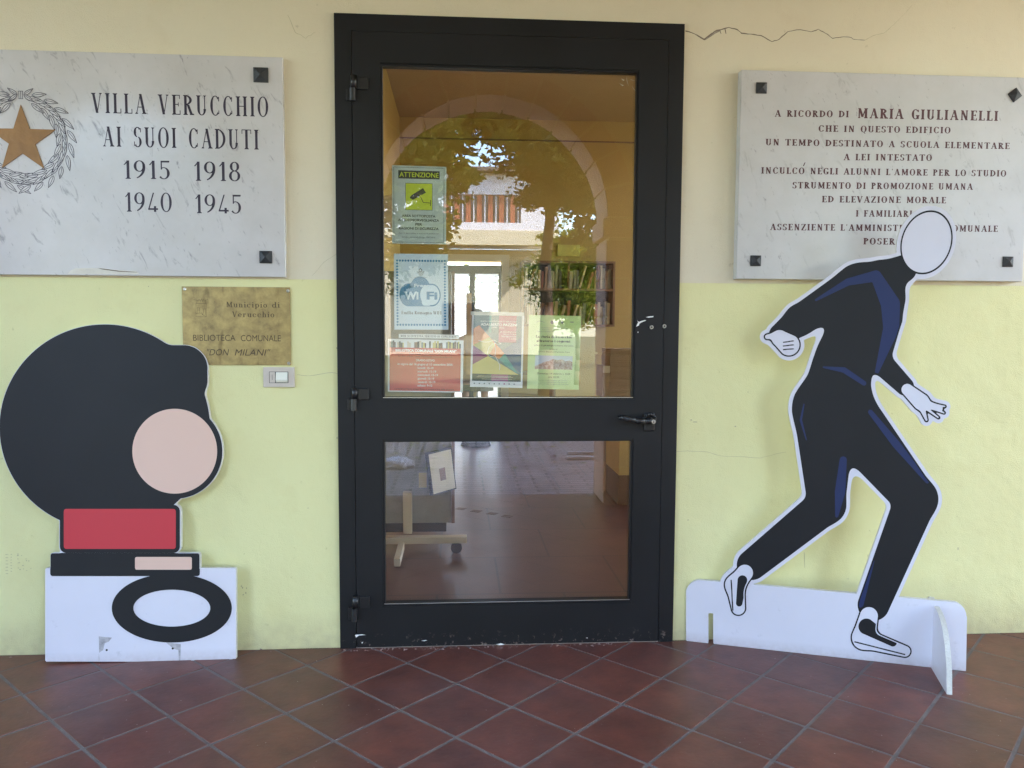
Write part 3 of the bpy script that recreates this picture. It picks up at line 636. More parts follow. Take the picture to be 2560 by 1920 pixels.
bbox(bm, gl_, gr_, leaf_y0, leaf_y1, gt_, tz - .0015); bbox(bm, gl_, gr_, leaf_y0, leaf_y1, lt_, gb_); bbox(bm, gl_, gr_, leaf_y0, leaf_y1, .006, lb_)
bmesh.ops.remove_doubles(bm, verts=bm.verts, dist=1e-5); bm_obj('leaf', bm, 'frame', door)
for z0, z1 in ((gb_, gt_), (lb_, lt_)):
    p = box('glass_pane', gl_ + .0005, gr_ - .0005, GY, GY + .006, z0 + .0005, z1 - .0005, 'glass', door)
    bw = .009; bm = bmesh.new(); y0, y1 = leaf_y0 + .006, GY - .0005
    bbox(bm, gl_, gl_ + bw, y0, y1, z0 + bw, z1 - bw); bbox(bm, gr_ - bw, gr_, y0, y1, z0 + bw, z1 - bw); bbox(bm, gl_, gr_, y0, y1, z0, z0 + bw); bbox(bm, gl_, gr_, y0, y1, z1 - bw, z1)
    b_ = bm_obj('glazing_bead', bm, 'frame', p)
    bm = bmesh.new(); bbox(bm, gl_ + .004, gr_ - .004, y0 - .0015, y0 - .0002, z0 + bw - .0025, z0 + bw + .0002); bm_obj('seal', bm, 'steel', p)
for uc, vt, vm, vb in ((884, 189, 220, 252), (887, 969, 997, 1026), (889, 1490, 1519, 1552)):
    a, mid, b_ = wp(uc, vt, -.03), wp(uc, vm, -.03), wp(uc, vb, -.03)
    bm = bmesh.new(); tube(bm, (a.x, -.032, mid.z + .001), (a.x, -.032, a.z), .0125, seg=16); hg = bm_obj('hinge', bm, 'blackplastic', door, True)
    for f in hg.data.polygons: f.use_smooth = len(f.vertices) == 4
    bm = bmesh.new(); tube(bm, (a.x - .004, -.032, b_.z), (a.x - .004, -.032, mid.z - .001), .0125, seg=16); bm_obj('knuckle', bm, 'blackplastic', hg)
    box('hinge_plate', a.x + .018, a.x + .055, -.031, -.0195, mid.z - .004, a.z - .004, 'blackplastic', hg, .003)
    box('hinge_plate', a.x + .008, a.x + .020, -.028, -.0195, mid.z, a.z - .006, 'blackplastic', hg)
    box('hinge_plate', a.x - .030, a.x - .014, -.027, -.0145, b_.z + .002, mid.z - .002, 'blackplastic', hg, .002)
for pts in ([(1552, 196), (1562, 200), (1558, 202)], [(1566, 190), (1569, 205), (1572, 216), (1567, 204)], [(1548, 208), (1560, 214), (1556, 215)], [(1576, 198), (1590, 203), (1577, 200)], [(1580, 215), (1592, 232), (1583, 222)]): chip_later = pts; mesh_obj('scratch', [wp(u, v, GY - .0006) for u, v in pts], [(0, 1, 2) if len(pts) == 3 else (0, 1, 2, 3)], 'tape', door)
# lever handle
hc = wp(1626, 1051, -.03); he = wp(1553, 1045, -.06)
bm = bmesh.new(); bbox(bm, hc.x - .026, hc.x + .020, -.028, -.0195, hc.z - .045, hc.z + .030, None, None, .006); hd = bm_obj('handle', bm, 'blackplastic', door)
bm = bmesh.new(); tube(bm, (hc.x - .004, -.027, hc.z), (hc.x - .004, -.058, hc.z), .016, .014, 20); bm_obj('rose', bm, 'blackplastic', hd, True)
pts = [(hc.x + .002, -.062, hc.z + .002, .014), (hc.x - .03, -.066, hc.z + .001, .0125), (hc.x - .07, -.068, hc.z + .003, .0115), (he.x + .018, -.066, he.z, .0115), (he.x, -.058, he.z + .001, .0105), (he.x - .004, -.050, he.z + .001, .008)]
bm = bmesh.new()
for p, q in zip(pts, pts[1:]): tube(bm, p[:3], q[:3], p[3], q[3], 14)
for p in pts: bmesh.ops.create_uvsphere(bm, u_segments=14, v_segments=8, radius=p[3], matrix=Matrix.Translation(p[:3]))
bm_obj('lever', bm, 'blackplastic', hd, True)
bm = bmesh.new()
for k in range(8):
    a0, a1 = math.radians(200 - k * 25), math.radians(200 - (k + 1) * 25)
    tube(bm, (hc.x - .004 + .024 * math.cos(a0), -.034, hc.z + .004 + .022 * math.sin(a0)), (hc.x - .004 + .024 * math.cos(a1), -.034, hc.z + .004 + .022 * math.sin(a1)), .006, seg=8)
bm_obj('collar', bm, 'blackplastic', hd, True)
bm = bmesh.new(); tube(bm, (hc.x + .002, -.068, hc.z), (hc.x + .002, -.0765, hc.z), .0085, seg=18); cy = bm_obj('lock_cylinder', bm, 'steel', hd)
box('keyhole', hc.x + .0008, hc.x + .0032, -.0770, -.0766, hc.z - .005, hc.z + .005, 'gap', hd)
for u, v in ((1628.5, 818), (1660.5, 815.5)):
    p = wp(u, v, -.02); bm = bmesh.new(); tube(bm, (p.x, -.013, p.z), (p.x, -.026, p.z), .0085, .0075, 18); bo = bm_obj('bolt', bm, 'steel', door)
    bm = bmesh.new(); tube(bm, (p.x, -.0262, p.z), (p.x, -.0266, p.z), .0035, seg=12); bm_obj('bolt_socket', bm, 'gap', bo)
def chip(pts, y, mat='twhite', parent=door, name='paint_chip'):
    q = [wp(u, v, y) for u, v in pts]; return mesh_obj(name, q, [tuple(range(len(q)))], mat, parent)
for pts in ([(1590, 817), (1595, 806), (1601, 803), (1612, 800), (1616, 801), (1604, 806), (1599, 809), (1597, 814)], [(1614, 793), (1622, 791), (1634, 790), (1633, 793), (1622, 794)], [(1592, 801), (1600, 806), (1599, 809)], [(1594, 829), (1596, 829), (1596, 832), (1594, 832)]): chip(pts, leaf_y0 - .0004)
for pts in ([(888, 1587), (906, 1586), (915, 1587.5), (898, 1588.5), (890, 1594)], [(903, 1607), (908, 1604), (906, 1609)], [(1052, 1602), (1068, 1600), (1062, 1602.5)], [(1464, 1594.5), (1469, 1594), (1469, 1596)], [(1240, 1611), (1252, 1608), (1262, 1611), (1250, 1613)]): chip(pts, leaf_y0 - .0004)
box('threshold', -DW + .002, DW - .002, -.012, .33, .0005, .005, 'stone_edge', door)

# ------------------------------------------------------------------ notices stuck to the inside of the glass
def poster(name, label, cat, TL, TR, BL, BR, mat, y=.0225):
    c = [wp(*p, y) for p in (TL, TR, BL, BR)]
    W_ = (c[1] - c[0]).length; H_ = (c[0] - c[2]).length
    def fn(s, t, lift):                                      # s 0..1 left to right, t 0..1 bottom to top
        p = c[2] * (1 - s) * (1 - t) + c[3] * s * (1 - t) + c[0] * (1 - s) * t + c[1] * s * t
        return Vector((p.x, y - lift, p.z))
    o = prism(name, [[(0, 0), (1, 0), (1, 1), (0, 1)]], lambda a, b, d: fn(a, b, -d), .0006, [mat, 'paper']); tag(o, label, cat)
    o['_'] = 0; del o['_']
    return o, fn, W_ / H_
def patch(o, fn, pts, mat, lift=.0003, name='printed_shape'):
    return mesh_obj(name, [fn(a, b, lift) for a, b in pts], [tuple(range(len(pts)))], mat, o)
def rect(o, fn, s0, t0, s1, t1, mat, lift=.0003, name='printed_shape'): return patch(o, fn, [(s0, t0), (s1, t0), (s1, t1), (s0, t1)], mat, lift, name)
def disc(o, fn, s, t, r, asp, mat, lift=.0003, n=20, name='printed_shape', ry=None):
    return patch(o, fn, [(s + r * math.cos(6.2832 * k / n), t + (ry or r * asp) * math.sin(6.2832 * k / n)) for k in range(n)], mat, lift, name)
def tx(o, fn, s, x0, x1, z, h, mat='tblack', bold=0, name='lettering', shear=0, lift=.0006): return put_sans(name, s, fn, mat, o, x0, x1, z, h, bold, shear, lift)
def stroke(o, fn, pts, wd, asp, mat, lift=.0006, name='printed_line'):
    vs, fs = [], []
    for (a, b), (c, d) in zip(pts, pts[1:]):
        dx, dy = c - a, (d - b) / asp; L = math.hypot(dx, dy) or 1; nx, ny = -dy / L * wd / 2, dx / L * wd / 2 * asp; k = len(vs)
        vs += [fn(a + nx, b + ny, lift), fn(a - nx, b - ny, lift), fn(c - nx, d - ny, lift), fn(c + nx, d + ny, lift)]; fs.append((k, k + 1, k + 2, k + 3))
    return mesh_obj(name, vs, fs, mat, o)
# video surveillance notice
o, fn, A = poster('surveillance_notice', 'grey-green video surveillance notice with a lime camera square, highest sheet on the glass', 'notice', (980, 413), (1116, 417), (980.5, 609), (1115, 611), 'greypaper')
bw = .006
for r_ in ((.03, .02, .036, .98), (.955, .02, .961, .98), (.04, .976, .95, .98), (.04, .02, .95, .024)): rect(o, fn, *r_, 'tblack', .0003, 'border_line')
rect(o, fn, .115, .835, .875, .94, 'tblack'); tx(o, fn, 'ATTENZIONE', .135, .86, .858, .062, 'lime', .012)
rect(o, fn, .245, .435, .745, .78, 'tblack'); rect(o, fn, .252, .44, .738, .775, 'lime', .0005)
patch(o, fn, [(.33, .60), (.36, .625), (.57, .72), (.625, .66), (.53, .625), (.50, .61), (.38, .565), (.365, .575), (.33, .585)], 'tblack', .0007, 'camera_pictogram')
stroke(o, fn, [(.52, .615), (.575, .535), (.70, .53)], .012, A, 'tblack', .0007); patch(o, fn, [(.70, .49), (.712, .49), (.718, .565), (.706, .57)], 'tblack', .0007)
tx(o, fn, 'AREA SOTTOPOSTA', .18, .80, .345, .032, 'tblack', .022); tx(o, fn, 'A VIDEOSORVEGLIANZA', .11, .87, .292, .032, 'tblack', .022)
tx(o, fn, 'PER', .43, .555, .238, .032, 'tblack', .022); tx(o, fn, 'RAGIONI DI SICUREZZA', .125, .86, .185, .032, 'tblack', .022)
tx(o, fn, 'Art. 13 del Codice in materia di protezione', .12, .86, .128, .02, 'tgrey', .004); tx(o, fn, 'dei dati personali (D.Lgs. 196/2003)', .18, .80, .078, .02, 'tgrey', .004)
# wifi notice
o, fn, A = poster('wifi_notice', 'pale blue free wifi sheet with a dotted blue border on the glass', 'notice', (984.5, 634), (1119.7, 635.6), (986, 824), (1121, 824.6), 'bluepaper')
dots = [(.06 + i * .88 / 17, t) for i in range(18) for t in (.065, .91)] + [(s, .065 + j * .845 / 22) for j in range(1, 22) for s in (.06, .94)]
vs, fs = [], []
for a, b in dots:
    k = len(vs)
    for q in range(10): vs.append(fn(a + .0205 * math.cos(q * .6283), b + .0205 * A * math.sin(q * .6283), .0004))
    fs.append(tuple(range(k, k + 10)))
mesh_obj('dotted_border', vs, fs, 'wblue', o)
stroke(o, fn, [(.49, .81), (.46, .785), (.49, .76), (.52, .785), (.49, .81)], .010, A, 'tblack')
for z in (.765, .75, .735, .722): stroke(o, fn, [(.42 + (.765 - z), z), (.49, z - .006), (.56 - (.765 - z) * .5, z + .004)], .007, A, 'tblack')
tx(o, fn, 'Comune di Verucchio', .41, .57, .70, .008, 'tgrey'); tx(o, fn, 'BIBLIOTECA DON MILANI', .38, .60, .684, .009, 'tblack', .01)
def cloud(U, V): return np.minimum(np.minimum(cap(U, V, (26, -50), 16, (70, -50), 16), ell(U, V, 48, -40, 18, 16)), ell(U, V, 48, -50, 24, 14))
lp = contour(cloud, 0, 100, -90, 0, 1.0)[0]
def cf(lift): return lambda a, b, d: fn((a) / 100, 1 + b / 100 * .9 - .0, lift)
prism('cloud_emblem', [lp], lambda a, b, d: fn(a / 100, .93 + b / 100 * .94, .0004), 0, 'wblue', o)
lp2 = contour(lambda U, V: np.minimum(cap(U, V, (70, -50), 14, (62, -50), 14), cap(U, V, (56, -60), 5, (64, -60), 5)), 0, 100, -90, 0, 1.0)[0]
prism('cloud_emblem', [lp2], lambda a, b, d: fn(a / 100, .93 + b / 100 * .94, .0007), 0, 'wlight', o)
lp3 = contour(lambda U, V: cap(U, V, (72, -50), 15.2, (30, -50), 15.2), 0, 100, -90, 0, 1.0)
tx(o, fn, 'Free', .37, .60, .565, .042, 'wlight', .03, lift=.001); tx(o, fn, 'Wi', .19, .45, .405, .10, 'wlight', .045, lift=.001); tx(o, fn, 'Fi', .60, .80, .405, .10, 'wblue', .04, lift=.001)
P_, W_ = text_polys('Emilia Romagna WIFI', .15, .05, .05, .10, .35)
put_polys('lettering', P_, W_, lambda a, b, l: fn(a, b, l + .0003), 'tblack', o, .135, .87, .205, .042)
# strip above the timetable
o, fn, A = poster('copying_notice_strip', 'narrow paper strip saying no copying service above the red timetable', 'notice', (997, 834.5), (1148, 837), (997, 844.8), (1148, 847), 'paper')
P_, W_ = text_polys('NON SI EFFETTUA SERVIZIO DI COPISTERIA', .16, .07, .05, .14, .4)
put_polys('lettering', P_, W_, lambda a, b, l: fn(a, b, l), 'tblack', o, .03, .95, .25, .5)
# red timetable
o, fn, A = poster('opening_hours_sheet', 'red library opening hours sheet with a strip of books along its top', 'notice', (969.6, 846.8), (1159, 851), (969.6, 979), (1157, 981.5), 'paper')
rect(o, fn, .022, .022, .965, .84, 'pred')
rnd = random.Random(3); s = .022
cols_ = ['tblack', 'tgrey', 'beige', 'dwood', 'mustard', 'skirting', 'paper', 'pdark']
while s < .955:
    wd = rnd.uniform(.012, .028); rect(o, fn, s, .84, min(s + wd, .965), rnd.uniform(.93, .975), rnd.choice(cols_), .0004, 'printed_book'); s += wd
tx(o, fn, 'BIBLIOTECA COMUNALE "DON MILANI"', .10, .905, .765, .046, 'twhite', .035)
tx(o, fn, 'Piazza Europa 1, Villa Verucchio (RN)', .28, .72, .715, .024, 'pdark'); tx(o, fn, 'Tel. 0541 679264 - email: biblioteca@comune.verucchio.rn.it', .13, .85, .665, .026, 'pdark')
tx(o, fn, 'ORARIO ESTIVO', .37, .62, .585, .042, 'twhite', .012); tx(o, fn, 'in vigore dal 16 giugno al 15 settembre 2025:', .13, .865, .51, .042, 'twhite', .012)
for k, (s_, x1) in enumerate((('lunedì: 15-19', .605), ('martedì: 15-19', .64), ('mercoledì: 15-19', .665), ('giovedì: 15-19', .615), ('venerdì: 15-19', .63), ('sabato: 9-12', .59))):
    tx(o, fn, s_, .395, x1, .442 - k * .067, .040, 'twhite', .012)
tx(o, fn, 'I prestiti verranno erogati fino a 5 minuti prima della chiusura', .09, .88, .045, .026, 'tblack', .01)
# exhibition poster, geometric
o, fn, A = poster('exhibition_poster', 'multicoloured geometric exhibition poster with orange, plum and mustard fields', 'poster', (1180.3, 785), (1310, 787.6), (1175, 967), (1306, 970), 'paper')
rect(o, fn, .035, .085, .965, .985, 'petrol')
rect(o, fn, .035, .085, .965, .19, 'pdark'); rect(o, fn, .33, .75, .38, .985, 'teal', .0004); rect(o, fn, .52, .62, .86, .985, 'crimson', .0004)
patch(o, fn, [(.62, .52), (.965, .70), (.965, .20), (.60, .42)], 'pnavy', .0004)
patch(o, fn, [(.035, .80), (.14, .85), (.64, .47), (.54, .39), (.035, .57)], 'orange', .0005)
patch(o, fn, [(.04, .58), (.35, .69), (.46, .58), (.33, .43)], 'olive', .0007)
patch(o, fn, [(.035, .57), (.33, .43), (.035, .31)], 'magenta', .0007)
patch(o, fn, [(.54, .39), (.64, .47), (.90, .20), (.66, .31)], 'teal', .0007)
patch(o, fn, [(.035, .31), (.33, .43), (.92, .18), (.035, .185)], 'mustard', .0008)
rect(o, fn, .40, .085, .72, .18, 'magenta', .0005)
# a line-drawn stag
stroke(o, fn, [(.14, .64), (.25, .62), (.34, .625), (.43, .65), (.52, .62), (.58, .60), (.50, .595), (.44, .61)], .009, A, 'twhite', .0011)
stroke(o, fn, [(.44, .61), (.47, .52), (.46, .44), (.52, .36), (.56, .30), (.55, .24)], .008, A, 'twhite', .0011)
stroke(o, fn, [(.42, .60), (.34, .55), (.31, .46), (.38, .42), (.46, .44)], .006, A, 'twhite', .0011)
disc(o, fn, .50, .613, .022, A, 'tblack', .0012)
tx(o, fn, 'ROCCA MALATESTIANA DI VERUCCHIO', .17, .86, .895, .020, 'twhite'); tx(o, fn, 'ADALBERTO PAZZINI', .17, .87, .845, .036, 'twhite', .03); tx(o, fn, '(1898 - 1975)', .38, .62, .812, .022, 'twhite', .01)
for k, (s_, x0) in enumerate((('LA REINVENZIONE', .55), ('DELLA STORIA', .61), ('TRA VERUCCHIO', .57), ('E ROMA', .73))): tx(o, fn, s_, x0, .86, .755 - k * .031, .019, 'twhite')
tx(o, fn, '6 SETTEMBRE 2025', .15, .50, .315, .022, 'tblack', .01); tx(o, fn, '6 GENNAIO 2026', .15, .46, .283, .022, 'tblack', .01)
tx(o, fn, 'VERNISSAGE 6 SETTEMBRE ORE 18.30', .15, .60, .25, .014, 'tblack'); tx(o, fn, 'INGRESSO LIBERO ALLA ROCCA', .15, .55, .228, .011, 'tblack')
for z, x0, x1 in ((.155, .15, .78), (.14, .12, .82), (.112, .22, .80)): stroke(o, fn, [(x0, z), (x1, z)], .005, A, 'tape', .0009)
for k in range(9): disc(o, fn, .08 + k * .095, .05, .014, A, 'tgrey' if k != 6 else 'crimson', .0004, 8)
tp = prism('tape_strip', [[(-.03, 0), (1.0, 0), (1.0, 1), (-.03, 1)]], lambda a, b, d: fn(a, .985 + b * .05, d), .0003, 'tape', o)
# light green event poster
o, fn, A = poster('local_history_poster', 'light green printed event sheet with a hilltop town picture, beside the geometric poster', 'poster', (1322, 787), (1453, 790), (1317.6, 971.6), (1447, 974.5), 'limep')
disc(o, fn, .45, .905, .035, A, 'tgrey', .0004, 8); disc(o, fn, .64, .91, .03, A, 'tgrey', .0004, 12); stroke(o, fn, [(.14, .90), (.20, .92), (.25, .915), (.30, .90)], .005, A, 'tgrey'); stroke(o, fn, [(.79, .915), (.86, .915)], .016, A, 'tgrey')
for z, x0, x1 in ((.825, .24, .76), (.80, .26, .75), (.775, .16, .84)): tx(o, fn, 'Comune di Verucchio e Biblioteca comunale presentano', x0, x1, z, .012, 'tgrey')
for s_, x0, x1, z, h in (('La storia di Verucchio', .15, .83, .695, .034), ('attraverso i cognomi:', .16, .82, .638, .034)):
    P_, W_ = text_polys(s_, .2, .09, .05, .07, .32); put_polys('lettering', P_, W_, lambda a, b, l: fn(a, b, l + .0003), 'tblack', o, x0, x1, z, h)
tx(o, fn, 'pillole di genealogia e ricerca d\'archivio', .12, .87, .585, .020, 'tblack'); tx(o, fn, 'A cura di', .41, .56, .535, .016, 'tblack')
tx(o, fn, 'Lorenza Bonucci e Francesco Conti', .20, .80, .50, .018, 'tblack')
rect(o, fn, .14, .27, .86, .455, 'skypic'); patch(o, fn, [(.14, .27), (.86, .27), (.86, .37), (.80, .395), (.72, .38), (.66, .41), (.58, .395), (.48, .41), (.40, .38), (.32, .37), (.24, .34), (.14, .31)], 'hillpic', .0005, 'printed_hill')
tx(o, fn, 'Domenica 14 settembre 2025', .19, .82, .20, .025, 'tblack'); tx(o, fn, 'ore 10.30', .40, .61, .155, .025, 'tblack')
for z, x0, x1 in ((.115, .24, .77), (.09, .25, .77), (.065, .22, .78)): tx(o, fn, 'presso la sala consigliare del Comune', x0, x1, z, .012, 'tgrey')

# ================================================================== PLAQUES, PLATE, SWITCH
def on_wall(y): return lambda a, b, l: (a, y - l, b)
def pyramid(name, cx, cz, s, y, ang, parent, tilt=.0):
    ca, sa = math.cos(ang), math.sin(ang); h = s / 2; vs = []
    for d, k in ((0, 1), (.006, 1)):
        for x, z in ((-1, -1), (1, -1), (1, 1), (-1, 1)): vs.append((cx + h * k * (x * ca - z * sa), y - d, cz + h * k * (x * sa + z * ca)))
    vs.append((cx, y - .016, cz))
    return mesh_obj(name, vs, [(0, 1, 5, 4), (1, 2, 6, 5), (2, 3, 7, 6), (3, 0, 4, 7), (4, 5, 8), (5, 6, 8), (6, 7, 8), (7, 4, 8)], 'stud', parent)
# left: marble war memorial plaque
TH = .024; pl = empty('memorial_plaque', 'white veined marble plaque with a bronze star in a laurel wreath', 'plaque')
bm = bmesh.new(); x1 = wp(705, 143, -TH).x; x1b = wp(716, 694, -TH).x; zt, zb = wp(704, 143, -TH).z, wp(718, 693, -TH).z
bbox(bm, -2.46, (x1 + x1b) / 2, -TH, -.001, zb, zt, None, None, .0025); slab = bm_obj('slab', bm, 'marble', pl)
f = on_wall(-TH)
for s_, (ua, ub), (ba, bb), (ta, tb) in (
    ('VILLA VERUCCHIO', (230, 671), (282, 292), (232, 243)), ('AI SUOI CADUTI', (258, 647), (366, 374), (316, 327)),
    ('1915', (308, 426), (447, 448), (401, 402)), ('1918', (484, 601), (452, 453), (404, 406)), ('1940', (312, 430), (529, 530), (481, 483)), ('1945', (487, 604), (533, 534), (486, 488))):
    P_, W_ = text_polys(s_, .145 if s_[0].isalpha() else .12, .042, .06, .17 if s_[0].isalpha() else .13, .55)
    a, b_ = wp(ua, ba, -TH), wp(ub, bb, -TH); h = wp(ua, ta, -TH).z - a.z
    put_polys('inscription', P_, W_, f, 'ink', pl, a.x, b_.x, a.z, h, b_.z)
# star
def star(c, R, r, n=5):
    return [(c[0] + (R if k % 2 == 0 else r) * math.sin(math.pi * k / n), c[1] + (R if k % 2 == 0 else r) * math.cos(math.pi * k / n)) for k in range(2 * n)]
sc_ = wp(56, 350, -TH); top_ = wp(54, 262, -TH); R_ = top_.z - sc_.z
prism('bronze_star', [star((sc_.x, sc_.z), R_, R_ * .39)], lambda a, b, d: (a, -TH - .0035 + d, b), .0033, 'bronze', pl)
# laurel wreath: outlined leaves along a ring open at the bottom
wc = wp(56, 350, -TH); WR = (wp(170, 350, -TH).x - wc.x)
vs, fs = [], []
def quadline(pts, wd, closed=False):
    n = len(pts); m = n if closed else n - 1
    for i in range(m):
        (a, b), (c, d) = pts[i], pts[(i + 1) % n]; L = math.hypot(c - a, d - b) or 1; nx, nz = -(d - b) / L * wd / 2, (c - a) / L * wd / 2; ex, ez = (c - a) / L * wd * .3, (d - b) / L * wd * .3; k = len(vs); y = -TH - .0004 - .00003 * (k // 4 % 9)
        for p in ((a - ex + nx, b - ez + nz), (a - ex - nx, b - ez - nz), (c + ex - nx, d + ez - nz), (c + ex + nx, d + ez + nz)): vs.append((p[0], y, p[1]))
        fs.append((k, k + 1, k + 2, k + 3))
lfill, ffill = [], []
def leaf(x, z, ang, L, W, wd=.0022):
    ca, sa = math.cos(ang), math.sin(ang); up, lo = [], []
    for k in range(9):
        t = k / 8; hw = W * math.sin(math.pi * t ** .8) * (1 - .2 * t); up.append((t * L, hw)); lo.append((t * L, -hw))
    tr = lambda p: (x + p[0] * ca - p[1] * sa, z + p[0] * sa + p[1] * ca)
    out = [tr(p) for p in up] + [tr(p) for p in reversed(lo)][1:-1]; n_ = len(ffill); dep = .00003 + n_ * .00002; k0 = len(lfill)
    for p in out: lfill.append((p[0], -TH - dep, p[1]))
    ffill.append(tuple(range(k0, k0 + len(out)))); m0 = len(vs)
    quadline(out, wd, True); quadline([tr((L * .12, 0)), tr((L * .5, W * .12)), tr((L * .82, 0))], wd * .85)
    for i in range(m0, len(vs)): vs[i] = (vs[i][0], -TH - dep - .00001, vs[i][2])
lr = random.Random(5)
n = 22
for k in range(n):
    for s in (-1, 1):
        th = math.radians(-80 + 158 * k / (n - 1)) if False else math.radians(-84 + 166 * k / (n - 1))
        for row, off, da in ((0, -.020, -.42), (2, .018, .36), (1, -.002, -.02)):
            if (k + row) % 2 and row != 1: continue
            thk = th + row * .02; r = WR - .010 + off * .8
            x, z = wc.x + s * r * math.cos(thk), wc.z + r * math.sin(thk)
            d = thk - math.pi / 2 + da + lr.uniform(-.1, .1)
            if s < 0: d = math.pi - d
            leaf(x, z, d, .052 + lr.uniform(-.006, .006), .0088)
for dx in (-.0065, 0, .0065): quadline([(wc.x + dx, wc.z + WR - .014), (wc.x + dx, wc.z + WR + .014)], .002)
quadline([(wc.x - .008, wc.z + WR - .014), (wc.x + .008, wc.z + WR - .014)], .002); quadline([(wc.x - .008, wc.z + WR + .014), (wc.x + .008, wc.z + WR + .014)], .002)
for a in (35, 145, 215, 325): leaf(wc.x + (.012 if math.cos(math.radians(a)) > 0 else -.012), wc.z + WR, math.radians(a), .042, .007)
wr = mesh_obj('laurel_wreath', vs, fs, 'ink', pl); mesh_obj('leaf_face', lfill, ffill, 'marble', wr)
for u, v, s in ((652.5, 188, .0545), (665, 643, .047)): p = wp(u, v, -TH); pyramid('stud', p.x, p.z, s, -TH, 0, pl); pyramid('stud', -2.46 - (p.x - x1), p.z, s, -TH, 0, pl)
a = wp(170, 684, -TH); pts = [(170, 685), (175, 677), (188, 671), (250, 670), (290, 675), (340, 678), (348, 684), (330, 686)]
mesh_obj('plaster_repair', [wp(u, v, -TH - .0012) for u, v in pts], [tuple(range(len(pts)))], 'plaster', pl)
mesh_obj('chipped_edge', [wp(u, v, -TH - .0020) for u, v in ((243, 670), (262, 672), (300, 677), (345, 680), (342, 681), (296, 679), (255, 673.5))], [(0, 1, 2, 3, 4, 5, 6)], 'crack', pl)
# right: limestone dedication plaque
TH = .042; pr = empty('dedication_plaque', 'grey stone plaque with ten lines of maroon capitals behind the black figure cutout', 'plaque')
a, b_, c_ = wp(1857, 174, -TH), wp(2560, 192, -TH), wp(1838, 697, -TH); xr_ = wp(2556, 700, -TH).x
bm = bmesh.new(); bbox(bm, (a.x + c_.x) / 2, xr_, -TH, -.001, c_.z, a.z, None, None, .003); bm_obj('slab', bm, 'limestone', pr)
f = on_wall(-TH); Q = lambda x, y: (1680 + x * .446, y * .446)
def ins(s_, xa, ya, xb, yb, h, T=.18):
    P_, W_ = text_polys(s_, T, .075, .055, .15, .48); p, q = wp(*Q(xa, ya), -TH), wp(*Q(xb, yb), -TH); hh = p.z - wp(*Q(xa, ya + h), -TH).z
    put_polys('inscription', P_, W_, f, 'maroon', pr, p.x, q.x, p.z, hh, q.z)
ins('A RICORDO DI', 576, 654, 990, 658, 37); ins('MARIA GIULIANELLI', 1038, 662, 1826, 678, 56)
ins('CHE IN QUESTO EDIFICIO', 820, 738, 1560, 748, 36); ins('UN TEMPO DESTINATO A SCUOLA ELEMENTARE', 524, 814, 1890, 836, 36)
ins('A LEI INTESTATO', 962, 898, 1456, 902, 36); ins("INCULCO NEGLI ALUNNI L'AMORE PER LO STUDIO", 500, 973, 1872, 990, 36)
ins('STRUMENTO DI PROMOZIONE UMANA', 675, 1056, 1684, 1064, 36); ins('ED ELEVAZIONE MORALE', 840, 1134, 1534, 1140, 36)
ins('I FAMILIARI', 1030, 1214, 1345, 1216, 36); ins("ASSENZIENTE L'AMMINISTRAZIONE COMUNALE", 550, 1290, 1824, 1300, 36); ins('POSERO', 1072, 1370, 1290, 1372, 36)
p = wp(*Q(739, 930), -TH); mesh_obj('inscription', [(p.x - .004, -TH - .0005, p.z), (p.x, -TH - .0005, p.z - .001), (p.x + .006, -TH - .0005, p.z + .013), (p.x + .003, -TH - .0005, p.z + .014)], [(0, 1, 2, 3)], 'maroon', pr)
for u, v, s, an in ((1903, 220.5, .042, 0), (2536, 238, .041, math.radians(-52)), (1888.5, 652, .042, 0), (2518.5, 654.5, .042, 0)): p = wp(u, v, -TH); pyramid('stud', p.x, p.z, s, -TH, an, pr)
# brass plate
bp_ = empty('brass_plate', 'tarnished brass library nameplate under the marble plaque', 'nameplate')
a, b_ = wp(454, 716, -.006), wp(728, 913, -.006); bm = bmesh.new(); bbox(bm, a.x, b_.x, -.006, -.001, b_.z, a.z, None, None, .001); bm_obj('plate', bm, 'brass', bp_)
f = on_wall(-.006); q = lambda x, y: wp(440 + x * .14465, 700 + y * .14465, -.006)
for s_, xa, ya, xb, yb, h in (('Municipio', 868, 470, 1575, 478, 95), ('di', 1660, 478, 1795, 478, 95), ('Verucchio', 975, 640, 1700, 645, 95)):
    P_, W_ = text_polys(s_, .15, .07, .06, .13, .4); p0, p1 = q(xa, ya), q(xb, yb); hh = p0.z - q(xa, ya + h).z; put_polys('lettering', P_, W_, f, 'engraving2', bp_, p0.x, p1.x, p0.z, hh, p1.z)
for s_, xa, ya, xb, h, sh in (('BIBLIOTECA', 298, 1050, 1030, 112, 0), ('COMUNALE', 1122, 1057, 1812, 112, 0), ('"DON', 540, 1302, 920, 115, .25), ('MILANI"', 1015, 1305, 1635, 115, .25)):
    p0, p1 = q(xa, ya), q(xb, ya + 5); hh = p0.z - q(xa, ya + h).z; put_sans('lettering', s_, f, 'engraving', bp_, p0.x, p1.x, p0.z, hh, .0, sh)
vs, fs = [], []; _TH = TH; TH = .006
E_ = lambda pts: quadline([(q(x, y).x, q(x, y).z) for x, y in pts], .0011)
E_([(345, 405), (525, 405), (525, 635), (345, 635), (345, 400)]); E_([(350, 580), (420, 570), (525, 630)]); E_([(368, 480), (368, 575)]); E_([(410, 480), (410, 565)]); E_([(360, 480), (420, 480)]); E_([(368, 520), (410, 520)])
